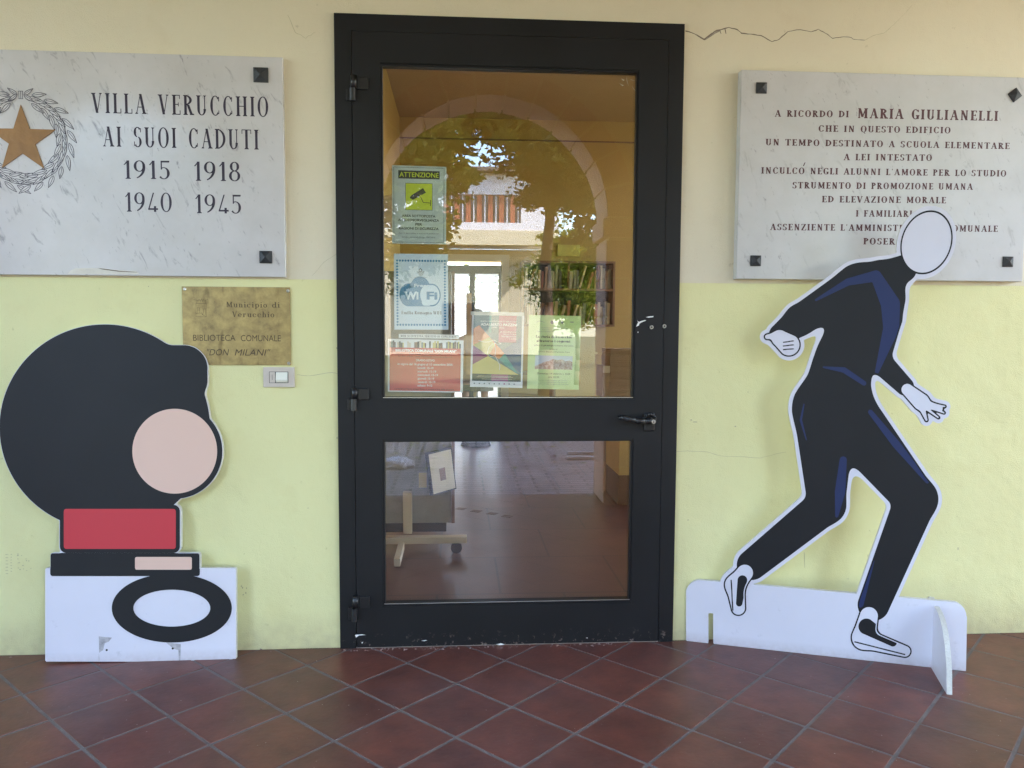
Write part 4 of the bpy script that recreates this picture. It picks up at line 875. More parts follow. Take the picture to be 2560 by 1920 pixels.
E_([(475, 500), (475, 580)]); E_([(510, 500), (510, 600)]); E_([(465, 500), (518, 500)]); E_([(360, 400), (360, 340), (380, 370), (400, 330), (420, 370), (440, 325), (460, 370), (480, 330), (500, 370), (515, 340), (515, 400)]); E_([(305, 340), (360, 350)]); E_([(515, 350), (550, 335)])
E_([(440, 560), (470, 600)]); E_([(450, 590), (480, 620)])
mesh_obj('engraved_crest', vs, fs, 'engraving2', bp_); TH = _TH
for u, v in ((150, 158), (1935, 188), (1950, 1440)): p = q(u, v); bm = bmesh.new(); tube(bm, (p.x, -.0065, p.z), (p.x, -.0095, p.z), .0065, .004, 14); bm_obj('screw', bm, 'steel', bp_)
# light switch
sw = empty('light_switch', 'small cream wall switch below the brass plate', 'switch')
q = lambda x, y, yy=-.009: wp(640 + x * .09946, 900 + y * .09946, yy)
a, b_ = q(175, 180), q(975, 685); bm = bmesh.new(); bbox(bm, a.x, b_.x, -.010, -.001, b_.z, a.z, None, None, .0025); bm_obj('cover_plate', bm, 'switchp', sw)
a, b_ = q(330, 292), q(815, 578); box('recess', a.x, b_.x, -.0106, -.0101, b_.z, a.z, 'gap', sw)
a, b_ = q(343, 302), q(483, 568); box('blank_insert', a.x, b_.x, -.0125, -.0107, b_.z, a.z, 'switchp', sw, .0006)
a, b_ = q(408, 365), q(418, 500); box('indicator', a.x, b_.x, -.0129, -.0126, b_.z, a.z, 'gap', sw)
a, b_ = q(503, 305), q(800, 565); mz = q(600, 490).z
mesh_obj('rocker', [(a.x, -.0107, b_.z), (b_.x, -.0107, b_.z), (b_.x, -.0107, a.z), (a.x, -.0107, a.z), (a.x, -.0135, b_.z + .001), (b_.x, -.0135, b_.z + .001), (b_.x, -.019, mz), (a.x, -.019, mz), (b_.x, -.0125, a.z - .001), (a.x, -.0125, a.z - .001)],
         [(0, 1, 5, 4), (4, 5, 6, 7), (7, 6, 8, 9), (9, 8, 2, 3), (0, 4, 7, 9, 3), (1, 2, 8, 6, 5)], 'rocker', sw)

# ------------------------------------------------------------------ cracks of the wall plaster
def crack(pts, w0, w1, mat, name='wall_crack'):
    vs, fs = [], []; n = len(pts); P = [wp(u, v, -.0006) for u, v in pts]
    for i, p in enumerate(P):
        a, b = P[max(0, i - 1)], P[min(n - 1, i + 1)]; d = (b - a).normalized(); wd = (w0 + (w1 - w0) * i / (n - 1)) * random.uniform(.6, 1.3) / 2
        nn = Vector((-d.z, 0, d.x)) * wd; vs += [p + nn, p - nn]
    for i in range(n - 1): fs.append((2 * i, 2 * i + 1, 2 * i + 3, 2 * i + 2))
    return mesh_obj(name, vs, fs, mat, bld)
def wig(pts, k=4, amp=1.2):
    out = []
    for a, b in zip(pts, pts[1:]):
        for j in range(k): t = j / k; out.append((a[0] + (b[0] - a[0]) * t + random.uniform(-amp, amp) * .5, a[1] + (b[1] - a[1]) * t + random.uniform(-amp, amp)))
    return out + [pts[-1]]
Q = lambda L: [(1680 + x * .446, y * .446) for x, y in L]
crack(wig(Q([(75, 172), (130, 190), (180, 222), (215, 195), (250, 170), (320, 155), (365, 165), (390, 185), (440, 192), (500, 200), (560, 232), (600, 222), (650, 175), (720, 165), (780, 180), (820, 165), (860, 185), (900, 215), (960, 207), (1000, 208), (1020, 222), (1080, 225)]), 3, .8), .0042, .0022, 'crack')
crack(wig(Q([(1080, 225), (1130, 200), (1190, 185), (1230, 150), (1270, 110), (1310, 70), (1345, 30)]), 3, .8), .0016, .0006, 'hair')
mesh_obj('broken_plaster', [wp(u, v, -.0004) for u, v in Q([(135, 190), (180, 216), (220, 186), (262, 166), (275, 172), (240, 190), (215, 207), (185, 226), (160, 214)])], [tuple(range(9))], 'crackd', bld)
crack(Q([(296, 158), (300, 175), (303, 190)]), .004, .003, 'crack'); crack(Q([(270, 175), (275, 190)]), .003, .002, 'crack')
crack(wig([(1690, 1128), (1760, 1128), (1805, 1140), (1900, 1145), (1965, 1130)], 5, 1), .0016, .001, 'hair')
crack(wig([(742, 936), (770, 940), (830, 931), (846, 935)], 4, .8), .0012, .002, 'hair')
crack(wig([(845, 632), (810, 655), (780, 690)], 4, 1), .0012, .0008, 'hair'); crack(wig([(720, 36), (738, 80), (765, 95), (790, 80)], 4, 2), .002, .0008, 'hair')
crack(wig([(2010, 1380), (2012, 1420)], 3, 1), .003, .001, 'hair')

V_, F_ = [], []
for i in range(150):                                            # crumbs of mortar along the foot of the door and walls
    x_ = random.uniform(-.68, .45) if i < 110 else random.uniform(-2, 2); P_ = Vector((x_, -random.uniform(.018, .045) if abs(x_) < .7 else -random.uniform(.003, .03), .0008)); s_ = random.uniform(.0015, .006); k = len(V_)
    V_ += [P_ + Vector((random.uniform(-1, 1) * s_ * 1.6, random.uniform(-1, 1) * s_, 0)) for _ in range(3)] + [P_ + Vector((0, 0, s_ * .8))]; F_ += [(k, k + 1, k + 3), (k + 1, k + 2, k + 3), (k + 2, k, k + 3)]
o = mesh_obj('mortar_crumbs', V_, F_, 'plaster2', None); tag(o, kind='stuff')
mr = random.Random(2)
def mark(u, v, w_, h_, mat='hair'):
    pts = [(u + w_ * math.cos(k * 1.047) * mr.uniform(.5, 1), v + h_ * math.sin(k * 1.047) * mr.uniform(.5, 1)) for k in range(6)]
    mesh_obj('wall_mark', [wp(a, b, -.0005) for a, b in pts], [tuple(range(6))], mat, bld)
for k in range(7): mark(17, 1386 + k * 8, 5, .9)
for k in range(7): mark(28, 1386 + k * 7, 3, 1)
for k in range(16): mark(mr.uniform(42, 80), mr.uniform(1385, 1428), mr.uniform(1, 3), mr.uniform(.8, 2))
for k in range(5): mark(mr.uniform(598, 620), mr.uniform(1458, 1490), 2, 3)
for u, v, a, b in ((1738, 1055, 9, 1.5), (1728, 1050, 3, 2), (1700, 350, 2, 1), (1838, 1066, 3, 2), (371, 716, 2, 2), (842, 870, 2, 3), (843, 1095, 2, 4), (2395, 1372, 2, 5), (770, 1270, 3, 1), (1870, 980, 2, 1.5), (2120, 1447, 3, 1), (1780, 357, 2, 1), (2170, 1390, 1.5, 6), (1720, 1300, 2, 3)): mark(u, v, a, b)
# ================================================================== LEFT CUTOUT (plain shapes in the same colours and size)
n0 = Vector((0, -1, 0)); P0 = gp(113, 1661); P1 = gp(590, 1647); lean = math.atan2(.085, 1.35)
dx_ = (P1 - P0).normalized(); up = Vector((0, math.sin(lean), math.cos(lean))); nrm = dx_.cross(up).normalized()
if nrm.y > 0: nrm = -nrm
def lf(u, v, d): return pp(u, v, P0, nrm) - nrm * d
lfs = empty('rounded_display_board', 'tall board cutout of round black, peach and red shapes on a white block', 'display board', tuple(P0 + Vector((.35, 0, 0))))
inv = Matrix.Translation(-Vector(lfs.location))
def board(name, loops, fn, th, mats, parent):
    o = prism(name, loops, fn, th, mats, parent); o.data.transform(inv); return o
def rbox(U, V, x0, y0, x1, y1, r):
    cx, cy = (x0 + x1) / 2, (y0 + y1) / 2; qx = abs(U - cx) - (x1 - x0) / 2 + r; qy = abs(V - cy) - (y1 - y0) / 2 + r
    return np.hypot(np.maximum(qx, 0), np.maximum(qy, 0)) + np.minimum(np.maximum(qx, qy), 0) - r
big = lambda U, V: smin(ell(U, V, 262, 1068, 264, 258), rbox(U, V, 280, 862, 520, 1010, 60), 8)
peach = lambda U, V: ell(U, V, 437, 1128, 106, 106)
redf = lambda U, V: rbox(U, V, 160, 1272, 440, 1372, 6)
band = lambda U, V: rbox(U, V, 126, 1382, 500, 1440, 6)
base = lambda U, V: rbox(U, V, 113, 1420, 590, 1654, 2)
body = lambda U, V: rbox(U, V, 150, 1200, 440, 1440, 40)
allf = lambda U, V: np.minimum(np.minimum(np.minimum(big(U, V), peach(U, V) - 14), np.minimum(redf(U, V) - 12, band(U, V))), np.minimum(base(U, V), body(U, V)))
lp = contour(lambda U, V: allf(U, V), -40, 640, 760, 1700, 3.0)[0]
core = board('board', [lp], lf, .021, ['white', 'edge'], lfs)
def print_(nm, fld, mat, lift, u0=-40, u1=640, v0=760, v1=1700, fn=lf, par=lfs, st=3.0, bd=board):
    L = contour(lambda U, V: fld(U, V), u0, u1, v0, v1, st); outer = L[0]; holes = [h for h in L[1:] if inside(h[0], outer)]
    return bd(nm, [outer] + holes, lambda a, b, d: fn(a, b, d - lift), 0, mat, par)
print_('printed_shape', lambda U, V: np.minimum(big(U, V), peach(U, V) - 14) + 1, 'black', .0004)
print_('printed_shape', peach, 'peach', .0008)
print_('printed_shape', lambda U, V: np.maximum(redf(U, V) - 10, allf(U, V) + 1), 'black', .0014); print_('printed_shape', redf, 'red', .0018)
print_('printed_shape', lambda U, V: np.maximum(band(U, V), allf(U, V) + 1), 'black', .0016)
print_('printed_shape', lambda U, V: rbox(U, V, 338, 1392, 480, 1424, 4), 'peach', .0020)
print_('printed_shape', lambda U, V: np.maximum(np.maximum(ell(U, V, 430, 1520, 150, 86), -ell(U, V, 430, 1520, 96, 46)), base(U, V) + 3), 'black', .0020)
for pts in ([(247, 1591), (280, 1594), (272, 1604), (262, 1608), (258, 1625), (248, 1632)], [(415, 1606), (452, 1610), (451, 1651), (447, 1650), (446, 1625), (434, 1622)], [(247, 1632), (249, 1652), (247, 1653)]):
    o = mesh_obj('scuff_mark', [lf(u, v, -.0005) for u, v in pts], [tuple(range(len(pts)))], 'scuff', lfs); o.data.transform(inv)
for u, v in ((267, 1625), (432, 1621)):
    c_ = lf(u, v, -.0008); bm = bmesh.new(); tube(bm, c_ - nrm * .0002, c_ + nrm * .0004, .0042, seg=12); o = bm_obj('screw_hole', bm, 'gap', lfs); o.data.transform(inv)

# ================================================================== RIGHT CUTOUT (a plain striding figure, same size and colours)
B0, B1 = gp(1715, 1602), gp(2415, 1678); dx2 = (B1 - B0).normalized(); nr2 = dx2.cross(Vector((0, 0, 1))).normalized()
if nr2.y > 0: nr2 = -nr2
def rf(u, v, d): return pp(u, v, B0, nr2) - nr2 * d
rts = empty('striding_display_board', 'white edged board cutout of a faceless striding figure in black with a slotted white base', 'display board', tuple((B0 + B1) / 2))
inv2 = Matrix.Translation(-Vector(rts.location))
def board2(name, loops, fn, th, mats, parent):
    o = prism(name, loops, fn, th, mats, parent); o.data.transform(inv2); return o
def torso(U, V):
    f = smin(cap(U, V, (2178, 742), 86, (2110, 905), 66), cap(U, V, (2110, 905), 66, (2082, 1010), 92), 40)
    f = smin(f, cap(U, V, (2215, 690), 40, (2258, 672), 34), 24)
    f = smin(f, cap(U, V, (2140, 716), 52, (2000, 800), 38), 26); f = smin(f, cap(U, V, (2000, 800), 38, (1952, 838), 30), 10)
    f = smin(f, cap(U, V, (2205, 800), 50, (2196, 900), 30), 20); f = smin(f, cap(U, V, (2196, 900), 30, (2262, 966), 23), 12)
    f = smin(f, cap(U, V, (2062, 1030), 78, (2066, 1262), 47), 30); f = smin(f, cap(U, V, (2066, 1262), 47, (1880, 1412), 38), 12)
    f = smin(f, cap(U, V, (2112, 1030), 78, (2290, 1248), 53), 30); f = smin(f, cap(U, V, (2290, 1248), 53, (2184, 1512), 40), 12)
    return f
head = lambda U, V: ell(U * .94 + V * .34, V * .94 - U * .34, 2316 * .94 + 606 * .34, 606 * .94 - 2316 * .34, 63, 82)
hand1 = lambda U, V: smin(cap(U, V, (1950, 846), 24, (1972, 862), 30), cap(U, V, (1946, 838), 12, (1918, 842), 9), 8)
hand2 = lambda U, V: smin(smin(cap(U, V, (2268, 974), 18, (2302, 1004), 24), cap(U, V, (2310, 1008), 14, (2352, 1022), 8), 8), cap(U, V, (2302, 1012), 12, (2316, 1050), 6), 6)
fing2 = lambda U, V: np.minimum(np.minimum(cap(U, V, (2306, 1008), 9, (2362, 1016), 5), cap(U, V, (2306, 1010), 9, (2360, 1032), 5)), cap(U, V, (2304, 1012), 8, (2346, 1044), 5))
hand2_ = hand2; hand2 = lambda U, V: smin(hand2_(U, V), fing2(U, V), 4)
shoe1 = lambda U, V: smin(cap(U, V, (1862, 1432), 24, (1838, 1462), 26), cap(U, V, (1838, 1462), 26, (1846, 1520), 20), 12)
shoe2 = lambda U, V: smin(cap(U, V, (2172, 1540), 26, (2160, 1592), 32), cap(U, V, (2160, 1596), 28, (2262, 1628), 17), 14)
fig = lambda U, V: np.minimum(np.minimum(np.minimum(torso(U, V), head(U, V)), np.minimum(hand1(U, V), hand2(U, V))), np.minimum(shoe1(U, V), shoe2(U, V)))
def quad(U, V):
    cs = [(1715, 1602), (2415, 1678), (2418, 1508), (1715, 1447)]; f = None
    c = [(1715, 1602), (1715, 1447), (2418, 1508), (2415, 1678)]
    for i in range(4):
        (x0, y0), (x1, y1) = c[i], c[(i + 1) % 4]; L = math.hypot(x1 - x0, y1 - y0); d = ((U - x0) * (y1 - y0) - (V - y0) * (x1 - x0)) / L
        f = d if f is None else np.maximum(f, d)
    return f if f[0, 0] > 0 else -f
def qb(U, V):
    f = quad(U, V); # rounded upper corners
    for cx, cy, sx in ((1750, 1486, -1), (2380, 1541, 1)):
        m = ((U - cx) * sx > 0) & (V < cy); f = np.where(m, np.maximum(f, np.hypot(U - cx, V - cy) - 36), f)
    return f
slot = lambda U, V: rbox(U, V, 1771, 1533, 1783, 1640, 1)
full = lambda U, V: np.maximum(np.minimum(fig(U, V) - 9, qb(U, V)), -slot(U, V))
L = contour(full, 1690, 2450, 500, 1720, 2.5); outer = L[0]; holes = [h for h in L[1:] if inside(h[0], outer)]
board2('board', [outer] + holes, rf, .019, ['white', 'edge'], rts)
def pr2(mat, lift, fld, nm='printed_shape'): return print_(nm, fld, mat, lift, 1690, 2450, 500, 1720, rf, rts, 2.5, board2)
pr2('black', .0004, torso)
ring = lambda f, wd=3.5: (lambda U, V: np.maximum(f(U, V), -(f(U, V) + wd)))
for f_ in (head, hand1, hand2, shoe1, shoe2): pr2('white', .0006, lambda U, V, f_=f_: f_(U, V) + 1.5); pr2('black', .0012, ring(f_), 'printed_outline')
pr2('black', .0014, lambda U, V: np.maximum(cap(U, V, (2166, 1566), 20, (2232, 1606), 10), shoe2(U, V) + 6)); pr2('black', .0014, lambda U, V: cap(U, V, (2136, 1604), 1.6, (2262, 1636), 1.6), 'printed_outline')
pr2('black', .0014, lambda U, V: np.maximum(cap(U, V, (1856, 1450), 12, (1848, 1508), 8), shoe1(U, V) + 6)); pr2('black', .0014, lambda U, V: cap(U, V, (1828, 1450), 1.6, (1832, 1526), 1.6), 'printed_outline')
for k in range(3): pr2('black', .0014, lambda U, V, k=k: cap(U, V, (1958, 856 + k * 9), 1.5, (1984, 852 + k * 10), 1.5), 'printed_outline')
blue = lambda *c: (lambda U, V: np.maximum(np.minimum.reduce([cap(U, V, a, ra, b, rb) for a, ra, b, rb in c]), torso(U, V) + 4))
for c in ([((2040, 750), 3, (2120, 705), 9), ((2120, 705), 9, (2190, 690), 14), ((2190, 690), 14, (2226, 760), 24), ((2226, 760), 24, (2228, 820), 20), ((2228, 820), 20, (2192, 930), 5), ((2192, 930), 5, (2168, 970), 2)],
          [((2058, 918), 2, (2110, 925), 7), ((2110, 925), 7, (2160, 958), 6)], [((2108, 1150), 9, (2100, 1230), 13), ((2100, 1230), 13, (2092, 1290), 4)],
          [((2176, 1030), 6, (2240, 1110), 10), ((2240, 1110), 10, (2318, 1205), 4)], [((2240, 1262), 3, (2196, 1340), 6), ((2196, 1340), 6, (2150, 1510), 9)], [((2010, 1010), 1.5, (2002, 1050), 3), ((2002, 1050), 3, (2016, 1100), 1.5)]):
    pr2('navy', .0008, blue(*c))
# cross foot slotted through the right end of the base
ci = gp(2335, 1671); ci = B0 + dx2 * ((ci - B0).dot(dx2)); fr = gp(2378, 1737); reach = (fr - ci).dot(nr2)
topz = pp(2335, 1508, B0, nr2).z - .02; zz = []
for k in range(13): a = math.pi / 2 * k / 12; zz.append((reach * math.sin(a) ** 1.0, topz * math.cos(a) ** .55 if k < 12 else .0))
loop = [(-.16, 0)] + [(-.16 + .02, topz * .8), (-.12, topz), (-.08, topz + .02), (0, topz + .01)] + [(reach * (1 - (1 - k / 14) ** 1.0), (topz + .01) * (1 - (k / 14) ** 2.6) ** .62) for k in range(1, 15)]
loop[-1] = (reach, .0)
def cf_(a, b, d): return ci + nr2 * a + Vector((0, 0, b)) + dx2 * (d - .009)
board2('cross_foot', [loop], cf_, .018, ['white', 'edge'], rts)

# ================================================================== INSIDE THE LIBRARY
def rm(u, v, y): return wp(u, v, y)
# back door with blinds
bdr = empty('garden_door', 'grey double glass door with white blinds at the far end of the room', 'door')
yb = RB + .06; zx = lambda v: rm(1200, v, yb).z; ux = lambda u: rm(u, 700, yb).x
bm = bmesh.new()
x0_, x1_ = bd0, bd1
bbox(bm, x0_, x1_, yb, yb + .06, zx(684), zx(663)); bbox(bm, ux(1173), ux(1188), yb, yb + .06, .05, zx(684)); bbox(bm, x0_, ux(1121), yb, yb + .06, .05, zx(684)); bbox(bm, ux(1246), x1_, yb, yb + .06, .05, zx(684)); bbox(bm, x0_, x1_, yb, yb + .06, .0, .12)
frd = simple('dark_grey_frame', (.10, .11, .12), .5); M['frd'] = frd
m_, t_, b_2 = new_mat('translucent_slat'); tl_ = N(t_, 'ShaderNodeBsdfTranslucent'); tl_.inputs[0].default_value = (.85, .86, .88, 1); b_2.inputs['Base Color'].default_value = (.8, .8, .82, 1); mx_2 = N(t_, 'ShaderNodeMixShader'); mx_2.inputs[0].default_value = .6; t_.links.new(b_2.outputs[0], mx_2.inputs[1]); t_.links.new(tl_.outputs[0], mx_2.inputs[2]); t_.links.new(mx_2.outputs[0], t_.nodes['Material Output'].inputs[0]); M['slat'] = m_
bm_obj('door_frame', bm, 'frd', bdr)
for a_, b2 in ((1121, 1173), (1188, 1246)):
    xa, xb = ux(a_), ux(b2); z = .14
    bl = box('blind', xa, xb, yb + .03, yb + .034, zx(684) - .03, zx(684), 'slat', bdr); bm = bmesh.new()
    while z < zx(684) - .03: bbox(bm, xa + .004, xb - .004, yb + .008, yb + .036, z, z + .002, Matrix.Rotation(math.radians(58), 3, 'X'), (0, yb + .022, z)); z += .027
    bm_obj('slat', bm, 'slat', bl)
tr = empty('door_surround', 'cream moulded frame around the garden door', 'door surround')
bm = bmesh.new(); tz_ = rm(1200, 636, RB - .03).z; tx1 = rm(1273, 700, RB - .03).x
bbox(bm, bd1, tx1, RB - .03, RB - .001, .0, tz_); bbox(bm, bd0 - .15, bd1, RB - .03, RB - .001, bdz, tz_); bm_obj('moulding', bm, 'beige', tr)
# bright hedge outside that door
# wall bookcase
by = RB - .30; bx0, bx1 = rm(1305, 700, by).x, rm(1538, 700, by).x; bz1, bz0 = rm(1400, 652, by).z, rm(1400, 816, by).z
bc = empty('bookcase', 'brown wooden bookcase on the ochre back wall holding rows of old books', 'bookcase', ((bx0 + bx1) / 2, by, bz0))
def lbox(name, x0, x1, y0, y1, z0, z1, mat, par, bev=0):
    o = box(name, x0, x1, y0, y1, z0, z1, mat, par, bev); o.data.transform(Matrix.Translation(-Vector(par.location))); return o
ft = .025
lbox('side_panel', bx0, bx0 + ft, by, RB - .002, bz0, bz1, 'dwood', bc); lbox('side_panel', bx1 - ft, bx1, by, RB - .002, bz0, bz1, 'dwood', bc)
lbox('top_board', bx0 + ft, bx1 - ft, by, RB - .002, bz1 - ft, bz1, 'dwood', bc); lbox('bottom_board', bx0 + ft, bx1 - ft, by, RB - .002, bz0, bz0 + ft, 'dwood', bc)
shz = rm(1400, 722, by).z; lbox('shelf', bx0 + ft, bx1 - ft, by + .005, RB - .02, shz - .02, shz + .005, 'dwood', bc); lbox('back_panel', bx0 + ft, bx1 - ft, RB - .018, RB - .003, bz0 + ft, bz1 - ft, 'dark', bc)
lbox('divider', (bx0 + bx1) / 2 - .01, (bx0 + bx1) / 2 + .01, by + .008, RB - .02, shz + .005, bz1 - ft, 'dwood', bc)
br = random.Random(11); ORD = 'first second third fourth fifth sixth seventh eighth ninth tenth eleventh twelfth thirteenth fourteenth fifteenth sixteenth seventeenth eighteenth nineteenth twentieth'.split() + ['twenty-' + q for q in 'first second third fourth fifth sixth seventh eighth ninth'.split()] + ['thirtieth'] + ['thirty-' + q for q in 'first second third fourth fifth sixth'.split()]
BC = ['brown', 'light brown', 'dark brown', 'cream', 'black', 'dark red', 'grey-green', 'pale']
bcol = [simple('book_cloth', c, .6, .15, 30) for c in ((.32, .20, .13), (.48, .36, .24), (.20, .10, .07), (.55, .48, .36), (.13, .12, .13), (.36, .12, .08), (.26, .25, .20), (.60, .55, .46))]
for i, m_ in enumerate(bcol): M['book%d' % i] = m_
for zs, zt_ in ((shz + .005, bz1 - ft), (bz0 + ft, shz - .02)):
    x = bx0 + ft + .01; bi = 0
    while x < bx1 - ft - .05:
        tk = br.uniform(.018, .042); hh = min(br.uniform(.20, .28), zt_ - zs - .02); lean_ = br.choice([0, 0, 0, .05, .28]) if x < bx1 - .2 else 0
        if x < (bx0 + bx1) / 2 < x + tk + .012 + .04 and zs > shz - .01: x = (bx0 + bx1) / 2 + .012; continue
        ci_ = br.randrange(8); o = box('book', 0, tk, 0, br.uniform(.14, .19), 0, hh, 'book%d' % ci_, None, .002)
        o.rotation_euler = (0, lean_, 0); o.location = (x, by + br.uniform(.02, .05), zs + (tk * math.sin(lean_)))
        tag(o, '%s %sbook, %s from the left on the %s shelf of the wall bookcase' % (BC[ci_], 'leaning ' if lean_ > .1 else '', ORD[bi], 'upper' if zs > shz - .01 else 'lower'), 'book', 'books in the wall bookcase'); bi += 1; x += tk + hh * math.sin(lean_) + .003
# notice above the bookcase
o = box('wall_picture', rm(1394, 612, RB - .01).x, rm(1449, 612, RB - .01).x, RB - .02, RB - .001, rm(1400, 640, RB).z, rm(1400, 612, RB).z, 'mustard', None, .002); tag(o, 'small ochre framed picture above the bookcase', 'picture')
# yellow cabinet with paper stacks, right
cp = gp(1545, 1262); cab = empty('cabinet', 'yellow low cabinet with brown plinth at the right of the room', 'cabinet', tuple(cp))
cx0, cx1, cy0, cy1 = cp.x, cp.x + 1.1, cp.y, cp.y + .5; ch_ = wp(1545, 994, cp.y).z
lbox('plinth', cx0, cx1, cy0, cy1, .0, .22, 'skirting', cab); lbox('door_panel', cx0, cx1, cy0 - .01, cy1, .222, ch_ - .03, 'cabinet', cab, .004); lbox('top_board', cx0 - .02, cx1, cy0 - .03, cy1, ch_ - .028, ch_, 'beige', cab, .004)
for i, (ua, ub, vt, mt, nm, lb_t) in enumerate(((1526, 1600, 872, 'beige', 'paper_stack', 'tall stack of brownish paper sheets on the yellow cabinet'), (1506, 1524, 915, 'box', 'cardboard_box', 'narrow cardboard box left of the paper stack on the cabinet'))):
    a_, b2 = wp(ua, vt, cy0 + .05), wp(ub, vt, cy0 + .05)
    if i == 0:
        st = empty(nm, lb_t, 'paper stack', (a_.x, cy0 + .05, ch_)); z = ch_ + .0005; k = 0
        while z < a_.z:
            t_ = random.uniform(.003, .010); jx = random.uniform(-.006, .006); lbox('sheet_bundle', a_.x + jx, b2.x + jx, cy0 + .05 + jx, cy0 + .4, z, z + t_ - .001, 'box', st); z += t_; k += 1
    else:
        o = empty(nm, lb_t, 'box', (a_.x, cy0 + .04, ch_)); lbox('carton', a_.x, b2.x, cy0 + .04, cy0 + .3, ch_ + .0005, a_.z, 'box', o, .002); lbox('flap', a_.x + .002, b2.x, cy0 + .034, cy0 + .039, a_.z - .05, a_.z + .002, 'beige', o)
# mobile display stand on castors
sy = 1.34; ds = empty('display_stand', 'beige mobile display stand on castors inside the glass door', 'display stand', (-.5, sy, 0))
sxr = wp(1128, 1200, sy).x; zb_ = wp(1050, 1312, sy).z
lbox('foot_rail', xlw + .05, wp(1167, 1345, sy).x, sy - .03, sy + .03, wp(1100, 1356, sy).z, wp(1100, 1340, sy).z, 'beige', ds, .003)
lbox('panel', xlw + .06, sxr, sy + .04, sy + .075, zb_, 1.62, 'boardgrey', ds, .003)
lbox('post', wp(1008, 1300, sy).x, wp(1030, 1300, sy).x, sy - .02, sy + .035, .12, .36, 'beige', ds, .003)
lbox('edge_strip', sxr + .001, sxr + .02, sy + .03, sy + .085, zb_, 1.62, 'dwood', ds, .002)
lbox('dark_gap_filler', xlw + .06, sxr - .03, sy + .10, sy + .30, .10, zb_ + .01, 'dark', ds, .003)  # dark box added to darken the gap under the panel
lbox('cross_rail', wp(997, 1350, sy).x, wp(1012, 1350, sy).x, sy - .36, sy - .031, wp(1000, 1370, sy).z, wp(1000, 1352, sy).z, 'beige', ds, .003)
cw = wp(1141, 1370, sy)
for x in (cw.x, cw.x - .62):
    r_ = .032; bm = bmesh.new(); tube(bm, (x, sy - .012, r_), (x, sy + .012, r_), r_, seg=24); wh = bm_obj('castor', bm, 'rubber', ds, False); wh.data.transform(Matrix.Translation(-Vector(ds.location)))
    bm = bmesh.new(); tube(bm, (x, sy, r_ * 1.9), (x, sy, wp(1100, 1356, sy).z), .008, seg=10); o = bm_obj('stem', bm, 'steel', wh); o.data.transform(Matrix.Translation(-Vector(ds.location)))
for k, (ua, va, ub, vb, mt) in enumerate(((1046, 1185, 1066, 1222, 'mustard'), (957, 486, 979, 592, 'beige'), (985, 690, 1118, 780, 'box'))):
    a_, b2 = wp(ua, va, sy), wp(ub, vb, sy); lbox('pinned_sheet', a_.x, b2.x, sy + .034, sy + .039, b2.z, a_.z, mt, ds)
pf = empty('framed_drawing', 'tilted framed drawing hanging from the display stand edge', 'picture', (sxr - .06, sy - .01, .62))
rr = Matrix.Rotation(math.radians(-7), 4, 'Y') @ Matrix.Rotation(math.radians(38), 4, 'Z')
for nm, x0, x1, y0, y1, z0, z1, mt in (('frame', -.085, .085, -.02, .006, -.12, .12, 'dark'), ('sheet', -.078, .078, -.022, -.0205, -.113, .113, 'beige'), ('drawing', -.02, .02, -.0232, -.0225, -.05, .02, 'dwood')):
    o = box(nm, x0, x1, y0, y1, z0, z1, mt, pf)
pf.rotation_euler = (rr.to_3x3()).to_euler(); pf.location = wp(1100, 1178, sy - .05)
# strips of tape on the floor
for pos_, (u, v) in zip(('leftmost', 'second', 'third', 'rightmost'), ((1152, 1272), (1191, 1278), (1231, 1284), (1268, 1291))):
    c_ = gp(u, v); o = box('floor_tape', -.035, .035, -.03, .03, .0004, .0012, 'skirting', None); o.location = (c_.x, c_.y, 0); o.rotation_euler = (0, 0, -.5); tag(o, 'short brown tape mark on the library floor, ' + pos_ + ' of four in a row', 'tape', 'tape marks on the library floor')
# wooden upright near the window
o = box('wooden_upright', wp(1166, 735, 5.4).x, wp(1179, 735, 5.4).x, 5.4, 5.44, .8, wp(1170, 733, 5.4).z, 'wood', None, .004); tag(o, 'narrow pale wooden upright in front of the blinds', 'post')
ch = empty('desk', 'brown desk in front of the garden door', 'desk', (0, 5.85, 0)); dx0 = wp(1118, 850, 5.85).x
lbox('desktop', dx0, dx0 + 1.3, 5.85, 6.3, .77, .80, 'dwood', ch, .004); lbox('leg', dx0 + .03, dx0 + .06, 5.9, 6.25, 0, .769, 'dwood', ch); lbox('leg', dx0 + 1.22, dx0 + 1.25, 5.9, 6.25, 0, .769, 'dwood', ch)
# person seated with her back turned, seen between the notices
pyy = 5.55; hx = wp(1190, 795, pyy).x; hz = wp(1190, 795, pyy).z
def skin_body(name, nodes, edges, mat, parent, sub=2):
    me = bpy.data.meshes.new(name); me.from_pydata([n[:3] for n in nodes], edges, []); o = link(bpy.data.objects.new(name, me)); me.materials.append(M[mat])
    md = o.modifiers.new('s', 'SKIN'); md.use_smooth_shade = True
    for v, n in zip(me.skin_vertices[0].data, nodes): v.radius = n[3] if isinstance(n[3], tuple) else (n[3], n[3])
    me.skin_vertices[0].data[0].use_root = True; ss = o.modifiers.new('u', 'SUBSURF'); ss.levels = ss.render_levels = sub
    dg = bpy.context.evaluated_depsgraph_get(); m2 = bpy.data.meshes.new_from_object(o.evaluated_get(dg)); o.modifiers.clear(); o.data = m2
    if parent is not None: o.parent = parent
    return o
per = empty('person', 'person with long black hair and a tan top seated at the desk, back turned', 'person', (hx, pyy, 0))
b0 = hz - .62
